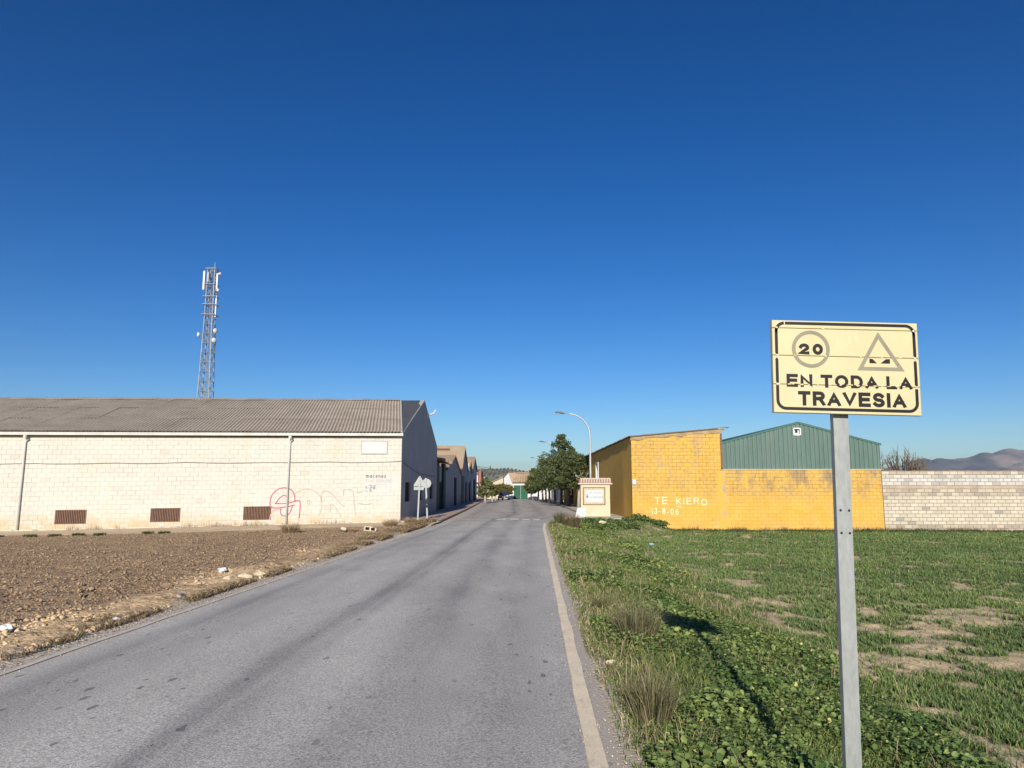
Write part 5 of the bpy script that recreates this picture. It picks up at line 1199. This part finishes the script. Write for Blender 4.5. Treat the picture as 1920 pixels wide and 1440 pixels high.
# winter crop across the field
n = 330000; y = 3.6 + 38 * rng.uniform(0, 1, n) ** 1.7; x = Re(y) + 2.2 + rng.uniform(0, 1, n) * (np.maximum(.80 * y + 2.5, 5.0) - 2.2)
x = x + .06 * np.sin(x * 2 * math.pi / .17 + y * .4)
keep = (rng.uniform(0, 1, n) > bare_mask(x, y) * .93 + .15 * weed_mask(x, y)) & (y < 41.2); x, y = x[keep], y[keep]; n = len(x); print('crop', n)
g = fbm(x * .5, y * .5, 101); h = rng.uniform(.03, .095, n) * (.7 + .6 * g) + .0014 * y; k = np.clip(rng.normal(.45, .28, n) + (g - .5) * .8, 0, 1)
c = mixc((.068, .13, .042), (.22, .295, .088), k); dry = rng.uniform(0, 1, n) < .05; c[dry] = (.42, .35, .18)
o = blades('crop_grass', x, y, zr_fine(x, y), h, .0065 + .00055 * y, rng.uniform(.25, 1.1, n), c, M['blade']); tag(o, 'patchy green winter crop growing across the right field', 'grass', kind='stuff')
# verge: mixed grass
n = 190000; y = 2.6 + 38.5 * rng.uniform(0, 1, n) ** 1.9; u = .03 + rng.uniform(0, 1, n) ** 1.05 * 3.9; x = Re(y) + u
den = fbm(x * 1.3, y * 1.3, 111); wm2 = weed_mask(x, y)
keep = (rng.uniform(0, 1, n) < wm2 * (.45 + .9 * den) * (.15 + .85 * sstep(-.08, .22, u + (fbm(x * 2.5, y * 1.2, 71) - .5) * .5))); x, y, u = x[keep], y[keep], u[keep]; n = len(x); print('verge', n)
br_ = fbm(x * 1.1, y * .7, 121); dryk = np.clip(sstep(1.3, .2, u) * .34 + (br_ - .5) * 1.5, 0, 1)
c = mixc((.075, .125, .034), (.24, .275, .085), rng.uniform(0, 1, n)); d_ = rng.uniform(0, 1, n) < dryk * .5; c[d_] = mixc((.28, .20, .13), (.52, .43, .25), rng.uniform(0, 1, d_.sum()))
h = rng.uniform(.05, .17, n) * (.6 + .8 * br_) * (.5 + .5 * sstep(.1, .9, u))
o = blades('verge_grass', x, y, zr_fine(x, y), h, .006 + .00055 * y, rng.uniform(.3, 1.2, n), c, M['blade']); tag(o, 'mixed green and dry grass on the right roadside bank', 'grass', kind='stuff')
n = 5200; y2 = 2.8 + 36 * rng.uniform(0, 1, n) ** 1.7; u2 = .2 + rng.uniform(0, 1, n) ** 1.3 * 3.4; x2 = Re(y2) + u2; kp = rng.uniform(0, 1, n) < sstep(.45, .62, fbm(x2 * .9, y2 * .6, 171)); x2, y2 = x2[kp], y2[kp]; n = len(x2)
o = blades('dead_stems', x2, y2, zr_fine(x2, y2), rng.uniform(.10, .30, n), .004 + .0006 * y2, rng.uniform(.1, .9, n), mixc((.16, .11, .075), (.44, .34, .21), rng.uniform(0, 1, n)), M['dryplant']); tag(o, 'thin dead brown stems standing in the right verge', 'weeds', kind='stuff')
# verge: broad leaved weeds (mallow and clover) in drifts
n = 240000; y = 2.6 + 38.5 * rng.uniform(0, 1, n) ** 1.9; u = .15 + rng.uniform(0, 1, n) * 3.7; x = Re(y) + u
dr = fbm(x * .75, y * .55, 131, 3) + .04 + .16 * sstep(.3, 1.3, u) * sstep(3.9, 2.6, u) + .10 * sstep(7, 4, y)
keep = (rng.uniform(0, 1, n) < sstep(.50, .70, dr) * .85) & (weed_mask(x, y) > .25); x, y = x[keep], y[keep]; dr = dr[keep]; n = len(x); print('leaves', n)
hh = sstep(.5, .75, dr) * .13 + .04; zl = zr_fine(x, y) + rng.uniform(.15, 1, n) * hh * (.6 + .7 * fbm(x * 4, y * 4, 133))
s = ((.012 + .038 * rng.uniform(0, 1, n) ** 1.8) + .0014 * y) * (.55 + .9 * vn(x * 1.9, y * 1.9, 181)); c = mixc((.075, .135, .036), (.30, .36, .105), np.clip(rng.normal(.46, .28, n) + (vn(x * 1.4, y * 1.4, 183) - .5) * .9, 0, 1)); yl_ = rng.uniform(0, 1, n) < .012; c[yl_] = (.50, .46, .16)
o = leaves('verge_leaves', x, y, zl, s, c, M['leaf']); tag(o, 'low broad leaved green weeds on the right roadside bank', 'weeds', kind='stuff')
# dry grass and straw along the left road edge and under the warehouse wall
n = 60000; y = 6.2 + 33 * rng.uniform(0, 1, n) ** 1.4; u = .16 + np.abs(rng.normal(0, .5, n)); x = Le(y) - u
den = fbm(x * 1.5, y * .9, 141); keep = rng.uniform(0, 1, n) < sstep(.38, .62, den + .10 * sstep(24, 34, y)) * sstep(1.6, .3, u + .0 * y); x, y, u = x[keep], y[keep], u[keep]; n = len(x); print('dry', n)
c = mixc((.16, .105, .06), (.44, .32, .18), rng.uniform(0, 1, n)); gg = rng.uniform(0, 1, n) < .12; c[gg] = (.10, .11, .035)
o = blades('dry_grass', x, y, gz_left(x, y) + .03, rng.uniform(.025, .09, n) * (1 + .8 * sstep(18, 30, y)), .006 + .0006 * y, rng.uniform(.7, 1.9, n), c, M['dryplant']); tag(o, 'brown dry grass along the left edge of the road', 'grass', kind='stuff')
# wall-foot growth: sparse dry stalks
def foot(name, xa, ya_, za, n, hmax, label, colr, wd):
    o = blades(name, xa, ya_, za, rng.uniform(.08, hmax, n), np.full(n, wd), rng.uniform(.1, .8, n), colr, M['dryplant']); return tag(o, label, 'weeds', kind='stuff')
n = 900; s = rng.uniform(-26, 0, n); s = s[fbm(s * .8, s * 0, 151) > .45]; n = len(s); q = PR[None] + DW[None] * s[:, None] - NW[None] * rng.uniform(.08, .6, n)[:, None]
foot('wall_weeds', q[:, 0], q[:, 1], gz_left(q[:, 0], q[:, 1]), n, .34, 'thin dry weeds along the foot of the white warehouse', mixc((.20, .13, .08), (.45, .34, .2), rng.uniform(0, 1, n)), .02)
n = 2600; x = rng.uniform(7.5, 34, n); x = x[fbm(x * .9, x * 0, 161) > .42]; n = len(x); y = FY - .08 - np.abs(rng.normal(0, .22, n))
foot('wall_stalks', x, y, zr_fine(x, y), n, .42, 'dry reddish stalks along the foot of the yellow and block walls', mixc((.16, .10, .06), (.36, .25, .14), rng.uniform(0, 1, n)), .016)
n = 9000; x = rng.uniform(8, 34, n); y = FY - .15 - np.abs(rng.normal(0, .45, n)); o = blades('wall_grass', x, y, zr_fine(x, y), rng.uniform(.06, .22, n), np.full(n, .035), rng.uniform(.2, .9, n), mixc((.03, .05, .018), (.10, .13, .04), rng.uniform(0, 1, n)), M['blade']); tag(o, 'dark green grass strip at the foot of the yellow wall', 'grass', kind='stuff')
# soil clods and straw-strip stones
n = 24000; y = 6.5 + 29 * rng.uniform(0, 1, n) ** 1.3; x = Le(y) - .25 - rng.uniform(0, 1, n) ** 1.2 * (.78 * y); keep = (wall_off(x, y) > 4.2) & (x > -30); x, y = x[keep], y[keep]; n = len(x)
s = np.minimum(rng.gamma(1.5, .0055, n) * (1 + 1.2 * straw_mask(x, y)) + .005 + .00028 * y, .045); st_ = straw_mask(x, y)
v = (np.stack([x, y, gz_left(x, y) + .03 + s * .3], 1)[:, None] + oc[None] * (s[:, None, None] * rng.uniform(.6, 1.3, (n, 6, 1))) * np.array([1.2, 1.2, .75]) + rng.normal(0, .25, (n, 6, 3)) * s[:, None, None]).reshape(-1, 3)
f = (of[None] + (np.arange(n) * 6)[:, None, None]).reshape(-1, 3); cb_ = mixc((.27, .19, .12), (.37, .262, .168), rng.uniform(0, 1, n)); cb_ = cb_ * (1 - st_[:, None] * .8) + np.array([.66, .49, .31]) * st_[:, None] * .8
tag(link('soil_clods', np_mesh('soil_clods', v, f, M['clod'], np.repeat(cb_, 6, axis=0))), 'loose brown clods over the ploughed field', 'soil', kind='stuff')
# road-edge grit, both sides
n = 3500; y = 3 + 26 * rng.uniform(0, 1, n) ** 1.6; side_ = rng.uniform(0, 1, n) < .45; x = np.where(side_, Re(y) + rng.normal(.05, .14, n), Le(y) - rng.normal(.0, .14, n)); s = rng.uniform(.003, .009, n) + .00025 * y
v = (np.stack([x, y, .008 + s * .3], 1)[:, None] + oc[None] * (s[:, None, None] * rng.uniform(.6, 1.2, (n, 6, 1)))).reshape(-1, 3); f = (of[None] + (np.arange(n) * 6)[:, None, None]).reshape(-1, 3)
tag(link('road_grit', np_mesh('road_grit', v, f, M['clod'], np.repeat(mixc((.34, .29, .24), (.55, .49, .42), rng.uniform(0, 1, n)), 6, axis=0))), 'pale grit and pebbles strewn along both road edges', 'grit', kind='stuff')

# individual tufts and bushes
def tuft(name, x, y, zg, n, h, rad, cols, label, group, wd=.006, lean=(.05, .95), m='blade', cat='plant'):
    t = thing(name, (x, y, zg), label, cat, group); a = rng.uniform(0, 2 * math.pi, n); q = rad * np.sqrt(rng.uniform(0, 1, n)) * .45
    o = blades('stems', x + q * np.cos(a), y + q * np.sin(a), np.full(n, zg), rng.uniform(.28, 1, n) ** .8 * h, np.full(n, wd), rng.uniform(*lean, n) * (.25 + q / (rad * .45) * .75), mixc(cols[0], cols[1], rng.uniform(0, 1, n)), M[m], az=a + rng.normal(0, .4, n)); adopt(o, t)
    return t
RU = ((.06, .075, .035), (.27, .235, .125))
gg_ = 'rush tufts on the right verge'
tuft('rush_tuft', 1.04, 5.75, float(gz_right(1.04, 5.75)), 700, .42, .28, RU, 'spiky grey green rush tuft nearest the camera beside the edge line', gg_, .006)
tuft('rush_tuft', 1.42, 8.75, float(gz_right(1.42, 8.75)), 850, .52, .42, RU, 'wide spiky rush tuft left of the shadow of the sign', gg_, .007)
tuft('rush_tuft', 1.28, 10.9, -.04, 260, .26, .2, ((.06, .07, .03), (.16, .17, .06)), 'small dark rush tuft beside a pale stone on the verge', gg_, .008)
tuft('rush_tuft', 2.75, 34.5, -.05, 500, .75, .7, ((.07, .065, .035), (.22, .16, .09)), 'tall brownish rush tuft where the verge meets the crossing', gg_, .02)
tuft('rush_tuft', 2.35, 37.2, -.03, 300, .75, .35, ((.05, .06, .03), (.13, .13, .06)), 'tall dark rush tuft nearest the road crossing', gg_, .02)
def bush(name, x, y, zg, rx, h, n, s, cols, label, group, m='leaf'):
    t = thing(name, (x, y, zg), label, 'bush', group); cs = []; rs = []
    for i in range(n):
        a = random.uniform(0, 6.283); q = math.sqrt(random.random()) * rx; cs.append((x + q * math.cos(a), y + q * .7 * math.sin(a), zg + h * random.uniform(.15, .75) * (1 - .5 * (q / rx) ** 2))); rs.append(h * random.uniform(.25, .45))
    leaf_cloud('foliage', cs, rs, 26, s, cols, t, M[m]); b = MB()
    for i in range(5): a = i * 1.26; b.tube([(x, y, zg - .03), (x + rx * .5 * math.cos(a), y + rx * .35 * math.sin(a), zg + h * .5)], [.02, .008], 4)
    b.build('stems', M['bark'], t); return t
BG = ((.035, .07, .02), (.13, .18, .05)); gb = 'dark bushes by the welcome monument'
for (x, y, rx, h, lab) in ((3.75, 38.6, .6, .40, 'dark green bush in front of the white concrete block'), (5.0, 38.9, .7, .42, 'dark green bush below the welcome monument'), (6.7, 40.2, .8, .50, 'dark green bush at the corner of the yellow building'), (7.7, 40.6, .7, .5, 'dark green bush trailing down the slope by the white graffiti'), (4.3, 37.6, .8, .34, 'low pale weedy bush left of the monument bushes'), (5.9, 38.2, .9, .38, 'low green bush between the monument and the field')):
    bush('bush', x, y, float(gz_right(x, y)) - .02, rx, h, 30, .13, BG, lab, gb)
DR = ((.20, .14, .09), (.44, .33, .20)); gd = 'dry bushes on the left verge'
for (x, y, rx, h, lab) in ((-9.35, 31.6, .65, .55, 'large dry brown bush below the pink graffiti'), (-5.6, 34.5, .55, .5, 'dry brown bush near the warehouse corner'), (-5.0, 31.0, .6, .35, 'dry brown bush beside the road left of the signs'), (-4.95, 36.2, .45, .45, 'small dry bush right under the warehouse corner'), (-7.0, 31.9, .7, .25, 'low mound of dry weeds beside the path'), (-5.0, 25.3, .4, .35, 'dry weed clump on the left road edge nearest the camera'), (-5.3, 28.2, .6, .3, 'dry weed clump on the left road edge, middle one')):
    tuft('dry_bush', x, y, float(gz_left(x, y)) - .03, 520, h, rx, DR, lab, gd, .016, (.3, 1.3), 'dryplant', 'bush')
for i, (s, o_) in enumerate(((-15.6, 4.2), (-14.6, 4.3), (-13.7, 4.2), (-12.8, 4.3), (-10.9, 4.2), (-10.2, 4.3), (-16.9, 4.2))):
    q = P(s, -o_); tuft('green_tuft', q[0], q[1], float(gz_left(*q)) - .02, 240, .16, .5, ((.03, .05, .015), (.10, .13, .04)), 'low green tuft at the dirt path edge, %s from the right' % ('sixth', 'fifth', 'fourth', 'third', 'second', 'first', 'seventh')[i], 'green tufts along the dirt path', .03, (.3, 1.1))
# ------------------------------------------------------------------ litter and stones
def crumple(name, x, y, z, r_, m, label, cat, seed, sq=.6):
    rr = random.Random(seed); b = MB(); n1, n2 = 7, 5; vs = []
    for i in range(n2 + 1):
        for j in range(n1):
            k = r_ * rr.uniform(.55, 1.15); ph = math.pi * i / n2; vs.append((x + k * math.sin(ph) * math.cos(6.283 * j / n1) * 1.3, y + k * math.sin(ph) * math.sin(6.283 * j / n1), z + r_ * sq * .8 + k * sq * math.cos(ph)))
    b.poly(vs, [(i * n1 + j, i * n1 + (j + 1) % n1, (i + 1) * n1 + (j + 1) % n1, (i + 1) * n1 + j) for i in range(n2) for j in range(n1)]); o = b.build(name, m); return tag(o, label, cat)
zl_ = lambda x, y: float(gz_left(x, y)) + .05
crumple('crumpled_paper', -6.2, 9.35, zl_(-6.2, 9.3), .075, M['paper'], 'crumpled white paper at the left picture edge on the straw strip', 'litter', 1)
crumple('crumpled_paper', -5.12, 9.85, zl_(-5.1, 9.85) - .02, .055, M['paper'], 'crumpled white paper close to the left road edge', 'litter', 2)
crumple('yellow_wrapper', -6.05, 9.95, zl_(-6, 9.95), .06, M['yellowpaper'], 'flattened yellow wrapper lying among the pale clods', 'litter', 3, .3)
crumple('plastic_bag', -6.1, 15.9, zl_(-6.1, 15.9), .09, M['paper'], 'whitish plastic bag lying in the ploughed soil', 'litter', 4)
crumple('blue_litter', 5.6, 30.2, -.50, .10, M['plasticblue'], 'scrap of light blue plastic on the grass before the yellow building', 'litter', 5, .4)
cup = thing('plastic_cup', (-5.2, 12.0, zl_(-5.2, 12)), 'clear white plastic cup lying on its side by the road', 'litter')
b = MB(); b.lathe([(.028, 0), (.030, .004), (.042, .1), (.044, .1), (.040, .098), (.028, .006)], 14); Mr = Matrix.Translation((-5.2, 12.0, zl_(-5.2, 12) + .035)) @ Matrix.Rotation(R(-15), 4, 'Z') @ Matrix.Rotation(R(95), 4, 'X'); b.v = [tuple(Mr @ Vector(p)) for p in b.v]; b.build('cup_wall', M['ceramic'], cup, True)
gs = 'stones on the verges'
for i, (x, y, z, r_, lab) in enumerate(((.98, 7.6, -.02, .05, 'small yellowish stone beside the rush tuft'), (1.38, 11.2, -.05, .085, 'pale stone half hidden behind the small rush tuft'), (2.95, 14.3, -.42, .06, 'white stone at the edge of the weeds before the field'), (-5.3, 14.1, .0, .10, 'pale stone left of the road, first of three'), (-5.1, 14.4, .0, .11, 'pale stone left of the road, middle of three'), (-4.95, 14.8, .0, .10, 'pale stone left of the road, last of three'), (4.6, 38.0, -.02, .16, 'pale lump of rubble among the bushes by the monument'))):
    o = crumple('stone', x, y, z, r_, M['stone'], lab, 'stone', 20 + i, .6); o['group'] = gs
hb = thing('hollow_block', (-5.95, 31.4, .0), 'broken hollow concrete block with two dark holes near the warehouse corner', 'block')
b = MB(); Mr = Matrix.Translation((-5.95, 31.4, -.03)) @ Matrix.Rotation(R(22), 4, 'Z') @ Matrix.Rotation(R(7), 4, 'Y')
for q in ((-.25, .25, 0, .2, 0, .04), (-.25, .1, 0, .2, .16, .2), (-.25, -.21, 0, .2, .04, .16), (-.03, .03, 0, .2, .04, .16), (.21, .25, 0, .2, .04, .16), (-.21, -.03, .16, .2, .04, .16), (.03, .21, .16, .2, .04, .16)): b.box(*q, M=Mr)
b.build('block_shell', M['stone'], hb); MB().box(-.20, .20, .10, .12, .05, .15, M=Mr).build('hollow', M['dark'], hb)
rk = crumple('rubble', -7.0, 31.2, .0, .14, M['concrete'], 'grey lump of rubble at the end of the weedy mound', 'stone', 40)

# ------------------------------------------------------------------ air
b = MB(); b.box(-9500, 9500, -3200, 12500, -2.6, 400)
hm = bpy.data.materials.new('haze'); hm.use_nodes = True; n_ = hm.node_tree.nodes; n_.remove(n_['Principled BSDF'])
pv = n_.new('ShaderNodeVolumePrincipled'); pv.inputs['Color'].default_value = (.62, .77, .97, 1); pv.inputs['Density'].default_value = 7e-5; pv.inputs['Anisotropy'].default_value = .2
hm.node_tree.links.new(pv.outputs[0], n_['Material Output'].inputs['Volume'])
if HAZE: tag(b.build('haze', hm), 'thin bluish air over the plain', 'haze', kind='stuff')
